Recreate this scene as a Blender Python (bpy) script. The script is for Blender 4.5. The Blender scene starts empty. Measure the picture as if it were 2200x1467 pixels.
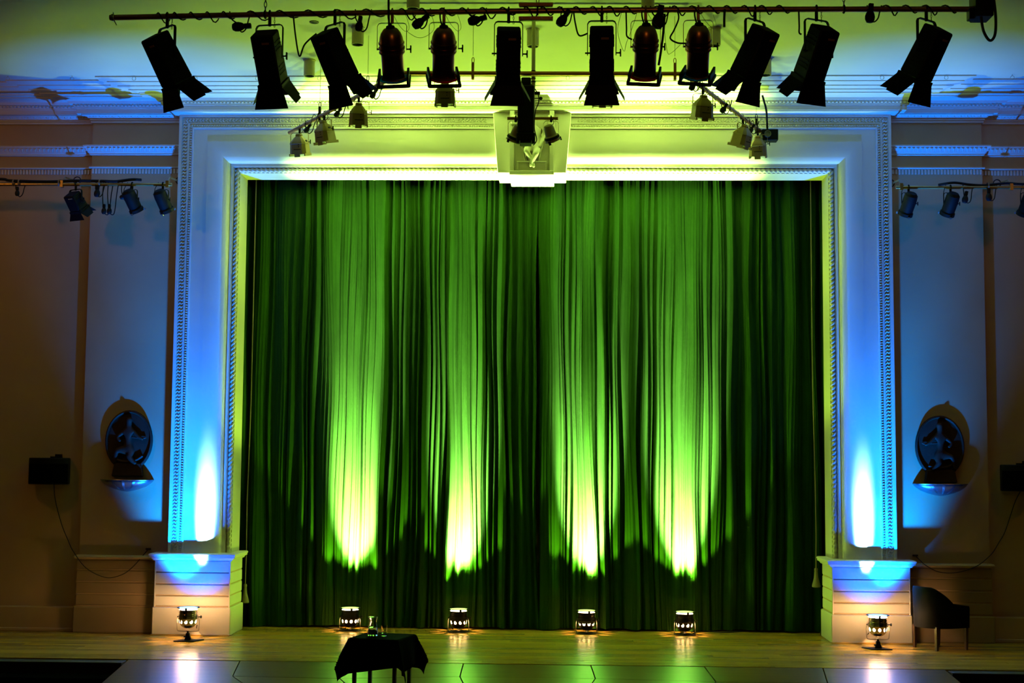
import bpy, bmesh, math, random
from mathutils import Vector, Matrix, Euler
PI = math.pi
rnd = random.Random(7)
S = bpy.context.scene
COL = S.collection
# ------------------------------------------------------------------ camera
CAM = Vector((.39, -19.1, 2.391)); YAW, PITCH, ROLL, FPX = .0337, .0811, .0077, 3056.
_f = Vector((-math.sin(YAW) * math.cos(PITCH), math.cos(YAW) * math.cos(PITCH), math.sin(PITCH)))
_r = Vector((math.cos(YAW), math.sin(YAW), 0)); _u = _r.cross(_f)
_r2 = math.cos(ROLL) * _r + math.sin(ROLL) * _u; _u2 = -math.sin(ROLL) * _r + math.cos(ROLL) * _u
cd = bpy.data.cameras.new('camera'); cam = bpy.data.objects.new('camera', cd); COL.objects.link(cam)
cam.matrix_world = Matrix(((_r2.x, _u2.x, -_f.x, CAM.x), (_r2.y, _u2.y, -_f.y, CAM.y), (_r2.z, _u2.z, -_f.z, CAM.z), (0, 0, 0, 1)))
cd.sensor_width = 36; cd.lens = 36 * FPX / 2200; cd.clip_end = 200
S.camera = cam
def at(px, py, Y=None, Z=None):
    """world point seen at a photo pixel, on the plane y = Y or z = Z"""
    d = _f + (px - 1100) / FPX * _r2 - (py - 733.5) / FPX * _u2
    t = (Y - CAM.y) / d.y if Y is not None else (Z - CAM.z) / d.z
    return CAM + d * t
# ------------------------------------------------------------------ world, exposure, house light
S.view_settings.view_transform = 'Standard'; S.view_settings.look = 'None'
S.view_settings.gamma = 1; S.view_settings.use_curve_mapping = False
S.view_settings.exposure = 0.0
w = bpy.data.worlds.new('hall_dark'); S.world = w; w.use_nodes = True
w.node_tree.nodes['Background'].inputs[0].default_value = (1, .55, .2, 1)
w.node_tree.nodes['Background'].inputs[1].default_value = .0008
GREEN = (.50, 1, .05); BLUE = (.0, .10, 1); WARM = (1, .43, .10)
def area(name, loc, target, size, power, color):
    l = bpy.data.lights.new(name, 'AREA'); l.shape = 'DISK'; l.size = size; l.energy = power; l.color = color
    o = bpy.data.objects.new(name, l); COL.objects.link(o); o.location = loc
    o.rotation_euler = (Vector(target) - Vector(loc)).to_track_quat('-Z', 'Y').to_euler(); return o
area('house_light', (-8.4, -3.6, 6.9), (-6.6, 0, 3.8), .4, 17, WARM)
area('house_light', (8.4, -3.6, 6.9), (6.6, 0, 3.8), .4, 10, WARM)
area('house_light', (1.2, -15.5, 6.9), (0, -5, 6), .8, 20, WARM)
GW, GN, GH, GD = 780, 42000, 60000, 130        # green cans: wide beam, hot core, added pedestal fill (W)
BW, BN, BH, BD = 3000, 2700, 4600, 260         # blue cans
LEAK_G, LEAK_B = 40, 40.0
# ------------------------------------------------------------------ materials
MATS = {}
def mat(name, color, rough=.6, metal=0., bump=0., bscale=40., var=0., vscale=3., sheen=0., emis=None, es=0., coat=0., trans=0., ior=1.45, spec=.5, stretch=(1, 1, 1), objvar=0.):
    m = bpy.data.materials.new(name); m.use_nodes = True; nt = m.node_tree; b = nt.nodes['Principled BSDF']
    b.inputs['Base Color'].default_value = (*color, 1); b.inputs['Roughness'].default_value = rough
    b.inputs['Metallic'].default_value = metal; b.inputs['IOR'].default_value = ior
    b.inputs['Specular IOR Level'].default_value = spec
    if sheen: b.inputs['Sheen Weight'].default_value = sheen; b.inputs['Sheen Roughness'].default_value = .4
    if coat: b.inputs['Coat Weight'].default_value = coat; b.inputs['Coat Roughness'].default_value = .15
    if trans: b.inputs['Transmission Weight'].default_value = trans
    if emis: b.inputs['Emission Color'].default_value = (*emis, 1); b.inputs['Emission Strength'].default_value = es
    if bump or var or objvar:
        tc = nt.nodes.new('ShaderNodeTexCoord'); mp = nt.nodes.new('ShaderNodeMapping'); mp.inputs['Scale'].default_value = stretch
        nt.links.new(tc.outputs['Object'], mp.inputs['Vector'])
    if bump:
        n = nt.nodes.new('ShaderNodeTexNoise'); n.inputs['Scale'].default_value = bscale; n.inputs['Detail'].default_value = 4
        bp = nt.nodes.new('ShaderNodeBump'); bp.inputs['Strength'].default_value = bump; bp.inputs['Distance'].default_value = .01
        nt.links.new(mp.outputs[0], n.inputs['Vector']); nt.links.new(n.outputs['Fac'], bp.inputs['Height']); nt.links.new(bp.outputs[0], b.inputs['Normal'])
    if var or objvar:
        n2 = nt.nodes.new('ShaderNodeTexNoise'); n2.inputs['Scale'].default_value = vscale; n2.inputs['Detail'].default_value = 6
        nt.links.new(mp.outputs[0], n2.inputs['Vector'])
        mr = nt.nodes.new('ShaderNodeMapRange'); mr.inputs[1].default_value = .3; mr.inputs[2].default_value = .7
        mr.inputs[3].default_value = 1 - var; mr.inputs[4].default_value = 1 + var
        nt.links.new(n2.outputs['Fac'], mr.inputs[0])
        hsv = nt.nodes.new('ShaderNodeHueSaturation'); hsv.inputs['Color'].default_value = (*color, 1)
        val = mr.outputs[0]
        if objvar:
            oi = nt.nodes.new('ShaderNodeObjectInfo'); m2 = nt.nodes.new('ShaderNodeMapRange')
            m2.inputs[3].default_value = 1 - objvar; m2.inputs[4].default_value = 1 + objvar
            nt.links.new(oi.outputs['Random'], m2.inputs[0])
            mu = nt.nodes.new('ShaderNodeMath'); mu.operation = 'MULTIPLY'
            nt.links.new(mr.outputs[0], mu.inputs[0]); nt.links.new(m2.outputs[0], mu.inputs[1]); val = mu.outputs[0]
        nt.links.new(val, hsv.inputs['Value']); nt.links.new(hsv.outputs[0], b.inputs['Base Color'])
    MATS[name] = m; return m
PLASTER = mat('cream_plaster', (.62, .57, .47), .75, bump=.05, bscale=60, var=.05, vscale=1.5)
WALLP = mat('cream_wall_paint', (.46, .31, .15), .8, bump=.06, bscale=50, var=.08, vscale=.9)
WALLSH = mat('shaded_wall_paint', (.27, .185, .09), .8, bump=.06, bscale=50, var=.08, vscale=.9)  # the wall paint darkened: shade on the base boards is put into the colour
CEILP = mat('ceiling_paint', (.58, .54, .44), .85, bump=.05, bscale=40, var=.06, vscale=.8)
VELVET = mat('green_velvet', (.0115, .038, .0035), .85, bump=.12, bscale=220, var=.18, vscale=6, sheen=.0, spec=.03, stretch=(1, 1, .25))
OAK = mat('oak_boards', (.34, .20, .03), .26, spec=.4, bump=.03, bscale=30, var=.12, vscale=4, stretch=(.35, 6, 6), objvar=.17)
APRON = mat('brown_stage_panel', (.10, .056, .016), .33, ior=1.28, spec=.5, bump=.03, bscale=25, var=.2, vscale=3, stretch=(.5, 3, 3), objvar=.2)
GAPM = mat('joint_dark', (.012, .01, .008), .9)
BLACK = mat('black_paint', (.0035, .0035, .0035), .6, bump=.03, bscale=90, spec=.2)
BLACKM = mat('black_cloth', (.0012, .0012, .0015), 1, bump=.06, bscale=150, spec=.02)
RUBBER = mat('black_rubber', (.008, .008, .008), .6, spec=.3)
PITM = mat('dark_carpet', (.002, .002, .002), 1, bump=.1, bscale=120, spec=.0)
COPPER = mat('brown_pipe', (.42, .20, .09), .35, metal=.75, bump=.03, bscale=50, var=.15, vscale=8)
CHROME = mat('chrome', (.50, .42, .36), .12, metal=1, var=.05, vscale=4)
CHROMEW = mat('chrome_warm_tint', (.45, .21, .10), .32, metal=1, var=.05, vscale=4)  # chrome tinted copper: the warm hall's reflection is put into the colour
PALEP = mat('pale_lamp_paint', (.55, .49, .34), .55, bump=.02, bscale=80, var=.05)
STEEL = mat('steel', (.45, .42, .38), .3, metal=.9, bump=.02)
BRASSP = mat('brass_pipe', (.55, .36, .12), .3, metal=.8, var=.1, vscale=8)
CREAMF = mat('cream_lamp_paint', (.27, .18, .07), .5, bump=.03, bscale=80, var=.08, vscale=8)
BRONZE = mat('bronze', (.05, .023, .011), .6, metal=.15, spec=.25, bump=.12, bscale=40, var=.25, vscale=7)
SCONCE = mat('polished_bowl', (.25, .24, .24), .25, metal=.85, bump=.02)
LEATHER = mat('black_leather', (.0025, .002, .002), .7, spec=.12, bump=.08, bscale=120)
WOODD = mat('dark_wood', (.05, .022, .01), .45, bump=.04, bscale=40, var=.2, vscale=6, stretch=(5, 5, .6))
GLASS = mat('clear_glass', (.95, .97, .95), .02, trans=1, ior=1.45, bump=.0)
WATER = mat('water', (.93, .97, .95), .0, trans=1, ior=1.33)
LENSW = mat('lit_lamp', (1, .9, .75), .3, emis=(1, .82, .6), es=7)
LENSB = mat('lit_lamp_bright', (1, .9, .75), .3, emis=(1, .56, .24), es=560)
LENSD = mat('unlit_lens', (.5, .55, .5), .1, trans=.6, bump=.4, bscale=60)
GELLB = mat('lit_blue_gel', (.02, .1, .4), .3, emis=(.15, .45, 1), es=4)
GELLG = mat('lit_green_gel', (.1, .4, .03), .3, emis=(.6, 1, .2), es=2)
GELR = mat('red_gel', (.6, .01, .01), .3, bump=.0)
GELB = mat('blue_gel', (.01, .12, .4), .3)
TAPE = mat('pale_tape', (.22, .17, .1), .7, bump=.03)
ROPE = mat('pale_rope', (.16, .13, .07), .9, bump=.2, bscale=120)
def _translucent(m, c):
    nt = m.node_tree; b = nt.nodes['Principled BSDF']; out = nt.nodes['Material Output']
    d = nt.nodes.new('ShaderNodeBsdfTranslucent'); d.inputs[0].default_value = (*c, 1); mx = nt.nodes.new('ShaderNodeMixShader'); mx.inputs[0].default_value = .8
    nt.links.new(b.outputs[0], mx.inputs[1]); nt.links.new(d.outputs[0], mx.inputs[2]); nt.links.new(mx.outputs[0], out.inputs['Surface'])
_translucent(GELR, (1, .02, .01)); _translucent(GELB, (.02, .45, .9))
PLATE = mat('brass_label', (.5, .25, .08), .5, metal=.2, bump=.3, bscale=90)
CHROMEC = mat('chrome_white_inside', (.50, .42, .36), .12, metal=1)
def _inside(m):
    nt = m.node_tree; b = nt.nodes['Principled BSDF']; out = nt.nodes['Material Output']
    g = nt.nodes.new('ShaderNodeNewGeometry'); d = nt.nodes.new('ShaderNodeBsdfDiffuse'); d.inputs[0].default_value = (.8, .75, .65, 1); mx = nt.nodes.new('ShaderNodeMixShader')
    nt.links.new(g.outputs['Backfacing'], mx.inputs[0]); nt.links.new(b.outputs[0], mx.inputs[1]); nt.links.new(d.outputs[0], mx.inputs[2]); nt.links.new(mx.outputs[0], out.inputs['Surface'])
DARKC = mat('dark_shell_white_inside', (.02, .014, .01), .3, metal=.6)
_inside(CHROMEC); _inside(DARKC)
# ------------------------------------------------------------------ mesh helpers
I4 = Matrix.Identity(4)
def T(x, y, z): return Matrix.Translation((x, y, z))
def RX(a): return Matrix.Rotation(a, 4, 'X')
def RY(a): return Matrix.Rotation(a, 4, 'Y')
def RZ(a): return Matrix.Rotation(a, 4, 'Z')
def SC(x, y, z): return Matrix.Diagonal((x, y, z, 1))
class MB:
    def __init__(s): s.v = []; s.f = []
    def add(s, vs, fs, M=None):
        o = len(s.v); s.v += [(M @ Vector(p)) if M is not None else Vector(p) for p in vs]
        s.f += [tuple(i + o for i in f) for f in fs]; return s
    def box(s, x0, x1, y0, y1, z0, z1, M=None):
        return s.add([(x0, y0, z0), (x1, y0, z0), (x1, y1, z0), (x0, y1, z0), (x0, y0, z1), (x1, y0, z1), (x1, y1, z1), (x0, y1, z1)],
                     [(0, 3, 2, 1), (4, 5, 6, 7), (0, 1, 5, 4), (1, 2, 6, 5), (2, 3, 7, 6), (3, 0, 4, 7)], M)
    def lathe(s, prof, n=24, M=None, cap=True):
        vs, fs = [], []
        for r, z in prof:
            for k in range(n): a = 2 * PI * k / n; vs.append((r * math.cos(a), r * math.sin(a), z))
        m = len(prof)
        for i in range(m - 1):
            for k in range(n): k2 = (k + 1) % n; fs.append((i * n + k, i * n + k2, (i + 1) * n + k2, (i + 1) * n + k))
        if cap: fs.append(tuple(range(n))[::-1]); fs.append(tuple((m - 1) * n + k for k in range(n)))
        return s.add(vs, fs, M)
    def tube(s, pts, r, n=6, closed=False, M=None, rad=None):
        P = [Vector(p) for p in pts]; m = len(P); vs, fs = [], []
        up = None
        for i in range(m):
            a = P[i - 1] if (i or closed) else P[i]; b = P[(i + 1) % m] if (i < m - 1 or closed) else P[i]
            t = (b - a); t = t.normalized() if t.length > 1e-9 else Vector((0, 0, 1))
            if up is None:
                up = Vector((0, 0, 1)) if abs(t.z) < .9 else Vector((1, 0, 0))
            x = t.cross(up)
            if x.length < 1e-5: x = t.orthogonal()
            x.normalize(); y = x.cross(t); up = y
            rr = rad[i] if rad else r
            for k in range(n): q = 2 * PI * k / n; vs.append(P[i] + x * (rr * math.cos(q)) + y * (rr * math.sin(q)))
        for i in range(m if closed else m - 1):
            for k in range(n): k2 = (k + 1) % n; j = (i + 1) % m; fs.append((i * n + k, i * n + k2, j * n + k2, j * n + k))
        if not closed: fs.append(tuple(range(n))[::-1]); fs.append(tuple((m - 1) * n + k for k in range(n)))
        return s.add(vs, fs, M)
    def prism(s, poly, d0, d1, M=None):
        """polygon in XY extruded along Z from d0 to d1"""
        n = len(poly); vs = [(x, y, d0) for x, y in poly] + [(x, y, d1) for x, y in poly]
        return s.add(vs, [tuple(range(n))[::-1], tuple(range(n, 2 * n))] + [(k, (k + 1) % n, n + (k + 1) % n, n + k) for k in range(n)], M)
    def ball(s, c, r, n=10, m=6, sc=(1, 1, 1)):
        prof = [(max(1e-4, r * math.sin(PI * i / m)), -r * math.cos(PI * i / m)) for i in range(m + 1)]
        return s.lathe(prof, n, T(*c) @ SC(*sc), cap=False)
    def mesh(s, name, material, bevel=0., ang=35, seg=1, recalc=True):
        me = bpy.data.meshes.new(name); me.from_pydata([tuple(p) for p in s.v], [], s.f); me.validate()
        bm = bmesh.new(); bm.from_mesh(me)
        if recalc: bmesh.ops.recalc_face_normals(bm, faces=bm.faces)
        if bevel:
            ed = [e for e in bm.edges if len(e.link_faces) == 2 and e.calc_face_angle(0) > .6]
            bmesh.ops.bevel(bm, geom=ed, offset=bevel, segments=seg, affect='EDGES', profile=.5, clamp_overlap=True)
        bm.to_mesh(me); bm.free()
        me.materials.append(material)
        me.polygons.foreach_set('use_smooth', [True] * len(me.polygons)); me.set_sharp_from_angle(angle=math.radians(ang))
        return me
    def build(s, name, material, parent=None, M=None, **k):
        return link(name, s.mesh(name, material, **k), parent, M)
def link(name, me, parent=None, M=None):
    o = bpy.data.objects.new(name, me); COL.objects.link(o)
    if parent is not None: o.parent = parent
    if M is not None: o.matrix_local = M
    return o
def tag(o, label=None, cat=None, group=None, kind=None):
    for k, v in (('label', label), ('category', cat), ('group', group), ('kind', kind)):
        if v: o[k] = v
    return o
def thing(name, label, cat, loc=(0, 0, 0), rz=0., group=None):
    o = bpy.data.objects.new(name, None); COL.objects.link(o); o.location = loc; o.rotation_euler = (0, 0, rz)
    o.empty_display_size = .1
    return tag(o, label, cat, group)
def spl(pts, n=8):
    P = [Vector(p) for p in pts]; out = []
    for i in range(len(P) - 1):
        a = P[max(i - 1, 0)]; b = P[i]; c = P[i + 1]; d = P[min(i + 2, len(P) - 1)]
        for k in range(n):
            t = k / n
            out.append(.5 * ((2 * b) + (c - a) * t + (2 * a - 5 * b + 4 * c - d) * t * t + (3 * b - a - 3 * c + d) * t ** 3))
    return out + [P[-1]]
CACHE = {}
def cached(key, fn):
    if key not in CACHE: CACHE[key] = fn()
    return CACHE[key]
def struct(name, mb, m, **k): return tag(mb.build(name, m, **k), kind='structure')
def root_struct(name, loc=(0, 0, 0)):
    o = bpy.data.objects.new(name, None); COL.objects.link(o); o.location = loc; o['kind'] = 'structure'; return o

# ================================================================== THE ROOM
OW, OZ, DEP = 4.03, 6.268, .62           # opening half width, height, reveal depth
FW, FT = 4.84, 7.04                      # outer half width and top of the frame
YS, YR, XS = .16, .24, 6.11              # side strip front, recess wall front, strip's outer edge
# ---- stage floor: oak boards
fl = struct('floor', MB().box(-9, 9, -2.36, 3.0, -.25, -.03), GAPM)
row = 0; y = 1.5
BW_ = .145
while y > -2.30:
    y1 = y; y0 = max(y - BW_, -2.355); x = -9 + rnd.uniform(-1.5, 0)
    while x < 9:
        L = rnd.uniform(1.6, 3.6); x1 = min(x + L, 9); xa = max(x, -9)
        if x1 - xa > .15:
            dz = rnd.uniform(0, .002)
            cx, cy = (xa + x1) / 2, (y0 + y1) / 2; hx, hy = (x1 - xa) / 2 - .0015, (y1 - y0) / 2 - .0015
            me = MB().box(-hx, hx, -hy, hy, -.03, dz).mesh('plank', OAK)
            link('plank', me, fl, T(cx, cy, 0))
        x += L
    y -= BW_; row += 1
# ---- apron of wide hinged panels in front of the boards
ap = struct('floor_apron', MB().box(-4.3, 4.7, -5.6, -2.36, -.3, -.04), GAPM)
def P2(px, py):
    p = at(px, py, Z=0); return (p.x, p.y)
YA = -2.365
seam = {  # seams measured on the floor: from the boards' edge to the front
    'a': [(-4.64, YA), (-4.40, -4.1), (-4.2, -5.6)], 'b': [P2(509, 1423), P2(500, 1452), P2(518, 1480), (-2.2, -5.6)],
    'c': [P2(752, 1424), P2(730, 1457), P2(760, 1480), (-1.3, -5.6)], 'd': [P2(996, 1424), P2(988, 1453), P2(996, 1480), (-.35, -5.6)],
    'e': [P2(1269, 1427), P2(1279, 1457), P2(1279, 1480), (.5, -5.6)], 'f': [P2(1513, 1431), P2(1538, 1464), P2(1548, 1480), (1.6, -5.6)],
    'g': [P2(1768, 1435), P2(1778, 1467), P2(1778, 1480), (3.2, -5.6)], 'h': [(4.83, YA), (4.72, -3.6), (4.6, -5.6)]}
ks = list('abcdefgh')
def inset(poly, d):
    c = Vector((sum(p[0] for p in poly) / len(poly), sum(p[1] for p in poly) / len(poly)))
    n = len(poly); out = []
    for i in range(n):
        a, b, e = Vector(poly[i - 1]), Vector(poly[i]), Vector(poly[(i + 1) % n])
        t1 = (b - a).normalized(); t2 = (e - b).normalized(); n1 = Vector((-t1.y, t1.x)); n2 = Vector((-t2.y, t2.x))
        if (c - b).dot(n1) < 0 and (c - b).dot(n2) < 0: n1, n2 = -n1, -n2
        k = 1 + n1.dot(n2); out.append(tuple(b + (n1 + n2) * (d / max(k, .3))))
    return out
for i in range(7):
    A, B = seam[ks[i]], seam[ks[i + 1]]
    A = [(A[0][0], YA)] + [tuple(p) for p in A[1:]]; B = [(B[0][0], YA)] + [tuple(p) for p in B[1:]]
    for j in range(3):
        if j == 2 and len(A) < 4 and len(B) < 4: continue
        a0, a1 = A[min(j, len(A) - 1)], A[min(j + 1, len(A) - 1)]; b0, b1 = B[min(j, len(B) - 1)], B[min(j + 1, len(B) - 1)]
        if j == 1: a1, b1 = A[-1], B[-1]
        if j == 2: continue
        poly = [a0, a1, b1, b0]
        poly = inset(poly, .007)
        MB().prism(poly, -.04, -.002 + rnd.uniform(-.002, .001)).build('stage_panel', APRON, ap)
# pit: dark steps at both sides of the apron and the hall floor below
struct('floor_hall', MB().box(-14, 14, -24, -2.6, -1.0, -.9), PITM)
for nm, x0, x1, xe in (('floor_steps_left', -9, -4.66, -1), ('floor_steps_right', 4.86, 9, 1)):
    st = root_struct(nm)
    for k in range(4):
        MB().box(x0, x1, -2.62 - .32 * k - .3, -2.62 - .32 * k if k else -2.36 - .1, -.95, -.14 - .18 * k).build('step', PITM, st, bevel=.01)
    MB().box(x0, x1, -2.56, -2.36, -.9, -.012).build('nosing', GAPM, st, bevel=.006)
# ---- walls
struct('wall_left', MB().box(-12, -XS + .02, YR, YR + .3, 0, 7.6).box(-XS, -FW + .05, YS, YS + .3, 0, 7.6), WALLP)
struct('wall_right', MB().box(XS - .02, 12, YR, YR + .3, 0, 7.6).box(FW - .05, XS, YS, YS + .3, 0, 7.6), WALLP)
struct('wall_back', MB().box(-FW, FW, .2, DEP - .01, OZ + .03, 7.6).box(-FW, -OW - .03, .2, DEP - .01, 0, OZ).box(OW + .03, FW, .2, DEP - .01, 0, OZ)
       .box(-6, 6, 2.4, 2.6, 0, 7.6), PLASTER)
CZ = at(1100, 163.5, Y=-.9).z
struct('ceiling', MB().box(-12, 12, -12, .6, CZ + .005, CZ + .3), CEILP)
# ---- proscenium frame
def frame_mesh(prof, mitre_bottom=1.07):
    """sweep (u, Y) round the opening: left leg, top, right leg"""
    k = (FT - OZ) / (FW - OW); mb = MB(); n = len(prof); vs = []
    for st in range(4):
        for u, Y in prof:
            x = -(OW + u) if st < 2 else OW + u; z = mitre_bottom if st in (0, 3) else OZ + u * k
            vs.append((x, Y, z))
    fs = [(s * n + i, s * n + i + 1, (s + 1) * n + i + 1, (s + 1) * n + i) for s in range(3) for i in range(n - 1)]
    return mb.add(vs, fs)
prof = [(0, DEP), (0, .15), (.075, .15), (.075, .115), (.084, .115), (.084, .098), (.128, .098), (.128, .055)]
for i in range(13):
    a = i / 12 * PI / 2
    prof.append((.135 + .27 * (1 - math.cos(a)) , .05 - .095 * math.sin(a)))
prof += [(.42, -.045), (.42, -.035), (.605, -.035), (.605, -.05), (.625, -.055), (.625, -.04), (.675, -.04), (.675, -.05), (.69, -.05), (.69, -.035), (.775, -.035), (.775, -.06), (.81, -.06), (.81, .25)]
fr = frame_mesh(prof).build('trim_1', PLASTER, ang=28); fr['kind'] = 'structure'; fr['label'] = 'cream plaster proscenium frame round the stage opening'
def along(u, step):
    """points, tangent and outward normal round the frame at offset u"""
    k = (FT - OZ) / (FW - OW); x = OW + u; zt = OZ + u * k; out = []
    n = int((zt - 1.1) / step)
    for i in range(n): out.append((Vector((-x, 0, 1.1 + (i + .5) * step)), Vector((0, 0, 1)), Vector((-1, 0, 0))))
    n2 = int(2 * x / step); st2 = 2 * x / n2
    for i in range(n2): out.append((Vector((-x + (i + .5) * st2, 0, zt)), Vector((1, 0, 0)), Vector((0, 0, 1))))
    for i in range(n): out.append((Vector((x, 0, zt - (i + .5) * step)), Vector((0, 0, -1)), Vector((1, 0, 0))))
    return out
lv, bd = MB(), MB()
for i, (p, t, n) in enumerate(along(.732, .046)):
    if p.z > 6.9 and abs(p.x) < .6: continue
    h = .033; y0 = -.036
    q = lambda a, e, y: tuple(p + t * a + n * e + Vector((0, y, 0)))
    # one scroll of the running leaf: an S-bent stem with a curled lobe
    lv.tube([q(-.026, h, y0), q(-.006, h * .75, y0 - .006), q(.006, h * .2, y0 - .010), q(-.006, -h * .25, y0 - .010), q(.004, -h * .8, y0 - .006), q(.024, -h, y0)], .006, 5, rad=[.004, .007, .009, .009, .007, .004])
    lv.add([q(-.022, h * .1, y0), q(-.012, -h * .5, y0 - .012), q(-.022, -h, y0), q(-.030, -h * .4, y0)], [(0, 1, 3), (1, 2, 3)])
    lv.add([q(.022, -h * .1, y0), q(.012, h * .5, y0 - .012), q(.022, h, y0), q(.030, h * .4, y0)], [(0, 3, 1), (1, 3, 2)])
for i, (p, t, n) in enumerate(along(.65, .034)):
    if p.z > 6.9 and abs(p.x) < .6: continue
    c = p + Vector((0, -.042, 0)); a = .0125
    vs = [c + t * a, c + n * .019, c - t * a, c - n * .019, c + Vector((0, -.022, 0))]
    bd.add([tuple(v) for v in vs], [(0, 1, 4), (1, 2, 4), (2, 3, 4), (3, 0, 4)])
tag(lv.build('leaf_border', PLASTER, fr, ang=20), kind='stuff'); tag(bd.build('bead_border', PLASTER, fr, ang=20), kind='stuff')
rp = MB()
k_ = (FT - OZ) / (FW - OW); c_ = .037
for A, B in (((-(OW + c_), .15, 1.07), (-(OW + c_), .15, OZ + c_)), ((-(OW + c_), .15, OZ + c_), (OW + c_, .15, OZ + c_)), ((OW + c_, .15, OZ + c_), (OW + c_, .15, 1.07))):
    A, B = Vector(A), Vector(B); L = (B - A).length; m = int(L / .014); t = (B - A) / L; x = t.cross(Vector((0, -1, 0))); yv = Vector((0, -1, 0)); N = 9; vs = []
    for i in range(m + 1):
        for kk in range(N):
            th = PI * kk / (N - 1); rr = .037 * (.80 + .22 * math.sin(2 * PI * i * L / m / .062 + 2.2 * th))
            vs.append(tuple(A + t * (L * i / m) + x * (rr * math.cos(th)) + yv * (rr * 1.15 * math.sin(th))))
    rp.add(vs, [(i * N + kk, i * N + kk + 1, (i + 1) * N + kk + 1, (i + 1) * N + kk) for i in range(m) for kk in range(N - 1)])
rp.build('rope_border', PLASTER, fr, ang=60)
# ---- pedestals under the frame
def pedestal(name, s, label):
    o = root_struct(name); o['label'] = label
    xi, xo = 3.97, 5.0
    def bx(a, b, y0, y1, z0, z1): x0, x1 = sorted((s * a, s * b)); return MB().box(x0, x1, y0, y1, z0, z1)
    bx(xi + .02, xo - .02, -.10, DEP, 0, 1.0).build('core', WALLP, o)
    for z0, z1 in ((.385, .515), (.53, .665), (.68, .82), (.835, .985)):
        bx(xi + .012, xo - .012, -.118, DEP - .002, z0, z1).build('board', PLASTER, o, bevel=.008)
    for e in (xi + .004, xo - .024): bx(e, e + .02, -.123, -.10, .37, .99).build('corner_bead', PLASTER, o, bevel=.006)
    bx(xi - .012, xo + .012, -.135, DEP, 0, .37).build('plinth', PLASTER, o, bevel=.012)
    bx(xi - .015, xo + .02, -.16, -.13, 0, .018).build('shoe_strip', OAK, o, bevel=.005)
    mb = MB(); pr = [(0, .985), (.012, .985), (.02, 1.0), (.035, 1.015), (.055, 1.022), (.055, 1.045), (.065, 1.05), (.065, 1.068), (.05, 1.078)]
    vs = []
    for d, z in pr: vs += [(s * (xi - d), DEP, z), (s * (xi - d), -.12 - d, z), (s * (xo + d), -.12 - d, z), (s * (xo + d), .3, z)]
    n = len(pr); fs = [(i * 4 + j, i * 4 + j + 1, (i + 1) * 4 + j + 1, (i + 1) * 4 + j) for i in range(n - 1) for j in range(3)]
    fs.append(((n - 1) * 4, (n - 1) * 4 + 1, (n - 1) * 4 + 2, (n - 1) * 4 + 3))
    mb.add(vs, fs).build('cap_moulding', PLASTER, o)
pedestal('trim_2', -1, 'cream boarded pedestal under the left leg of the proscenium frame')
pedestal('trim_3', 1, 'cream boarded pedestal under the right leg of the proscenium frame')
# ---- boarded bases of the side strips and the baseboards beyond
for nm, s in (('trim_4', -1), ('trim_5', 1)):
    o = root_struct(nm)
    def bx(a, b, y0, y1, z0, z1): x0, x1 = sorted((s * a, s * b)); return MB().box(x0, x1, y0, y1, z0, z1)
    bx(4.96, XS, .06, .2, 0, 1.0).build('core', WALLP, o)
    for z0, z1 in ((.365, .51), (.525, .67), (.685, .83), (.845, .97)):
        bx(4.96, XS - .005, .045, .1, z0, z1).build('board', WALLSH, o, bevel=.01)
    bx(4.96, XS + .02, .03, .1, 0, .35).build('plinth', WALLSH, o, bevel=.012)
    bx(4.96, XS + .03, .0, .2, .985, 1.03).build('cap_moulding', WALLP, o, bevel=.018)
for nm, s in (('baseboard_left', -1), ('baseboard_right', 1)):
    x0, x1 = sorted((s * (XS + .01), s * 12)); struct(nm, MB().box(x0, x1, .13, .26, 0, .33).box(x0, x1, .11, .14, 0, .05), WALLP, bevel=.01)
# ---- cornice and mouldings, swept along the stepped wall line
def sweep(pr, path):
    vs = []; n = len(path)
    for d, z in pr:
        for (x, y, s) in path: vs.append((x + s * d, y - d, z))
    return MB().add(vs, [(i * n + j, i * n + j + 1, (i + 1) * n + j + 1, (i + 1) * n + j) for i in range(len(pr) - 1) for j in range(n - 1)])
PATH = [(-12, YR, 0), (-XS, YR, -1), (-XS, YS, -1), (-FW, YS, -1), (-FW, -.02, -1), (FW, -.02, 1), (FW, YS, 1), (XS, YS, 1), (XS, YR, 1), (12, YR, 0)]
cp = [(.0, 249), (.03, 248.5), (.045, 246), (.08, 243), (.11, 240.5), (.13, 240), (.13, 237.5), (.18, 237), (.18, 227), (.20, 226.5), (.20, 223.5), (.215, 223), (.215, 216.5), (.26, 215.5),
      (.275, 210), (.32, 205), (.40, 201.5), (.45, 200.5), (.45, 198.8), (.56, 193.6), (.56, 191.9), (.67, 185.4), (.67, 183.7), (.78, 176), (.78, 174.3), (.90, 165.5), (.90, 163.0)]
CPZ = [(d, at(1100, py, Y=-d).z) for d, py in cp]
co = struct('trim_6', sweep(CPZ, PATH), PLASTER, ang=30); co['label'] = 'stepped cream cornice under the ceiling'
dz0 = at(1100, 220.5, Y=-.24).z; dz1 = at(1100, 217, Y=-.24).z
den = MB()
def walk(path, step, off):
    out = []
    for (xa, ya, sa), (xb, yb, sb) in zip(path, path[1:]):
        if abs(ya - yb) > .01: continue
        x0, x1 = xa + sa * off, xb + sb * off
        m = int(abs(x1 - x0) / step)
        for i in range(m): out.append((x0 + (i + .5) * (x1 - x0) / m, ya - off))
    return out
for x, y in walk(PATH, .05, .215): den.box(x - .014, x + .014, y - .028, y + .002, dz0, dz1)
tag(den.build('dentils', PLASTER, co), kind='stuff')
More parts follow.
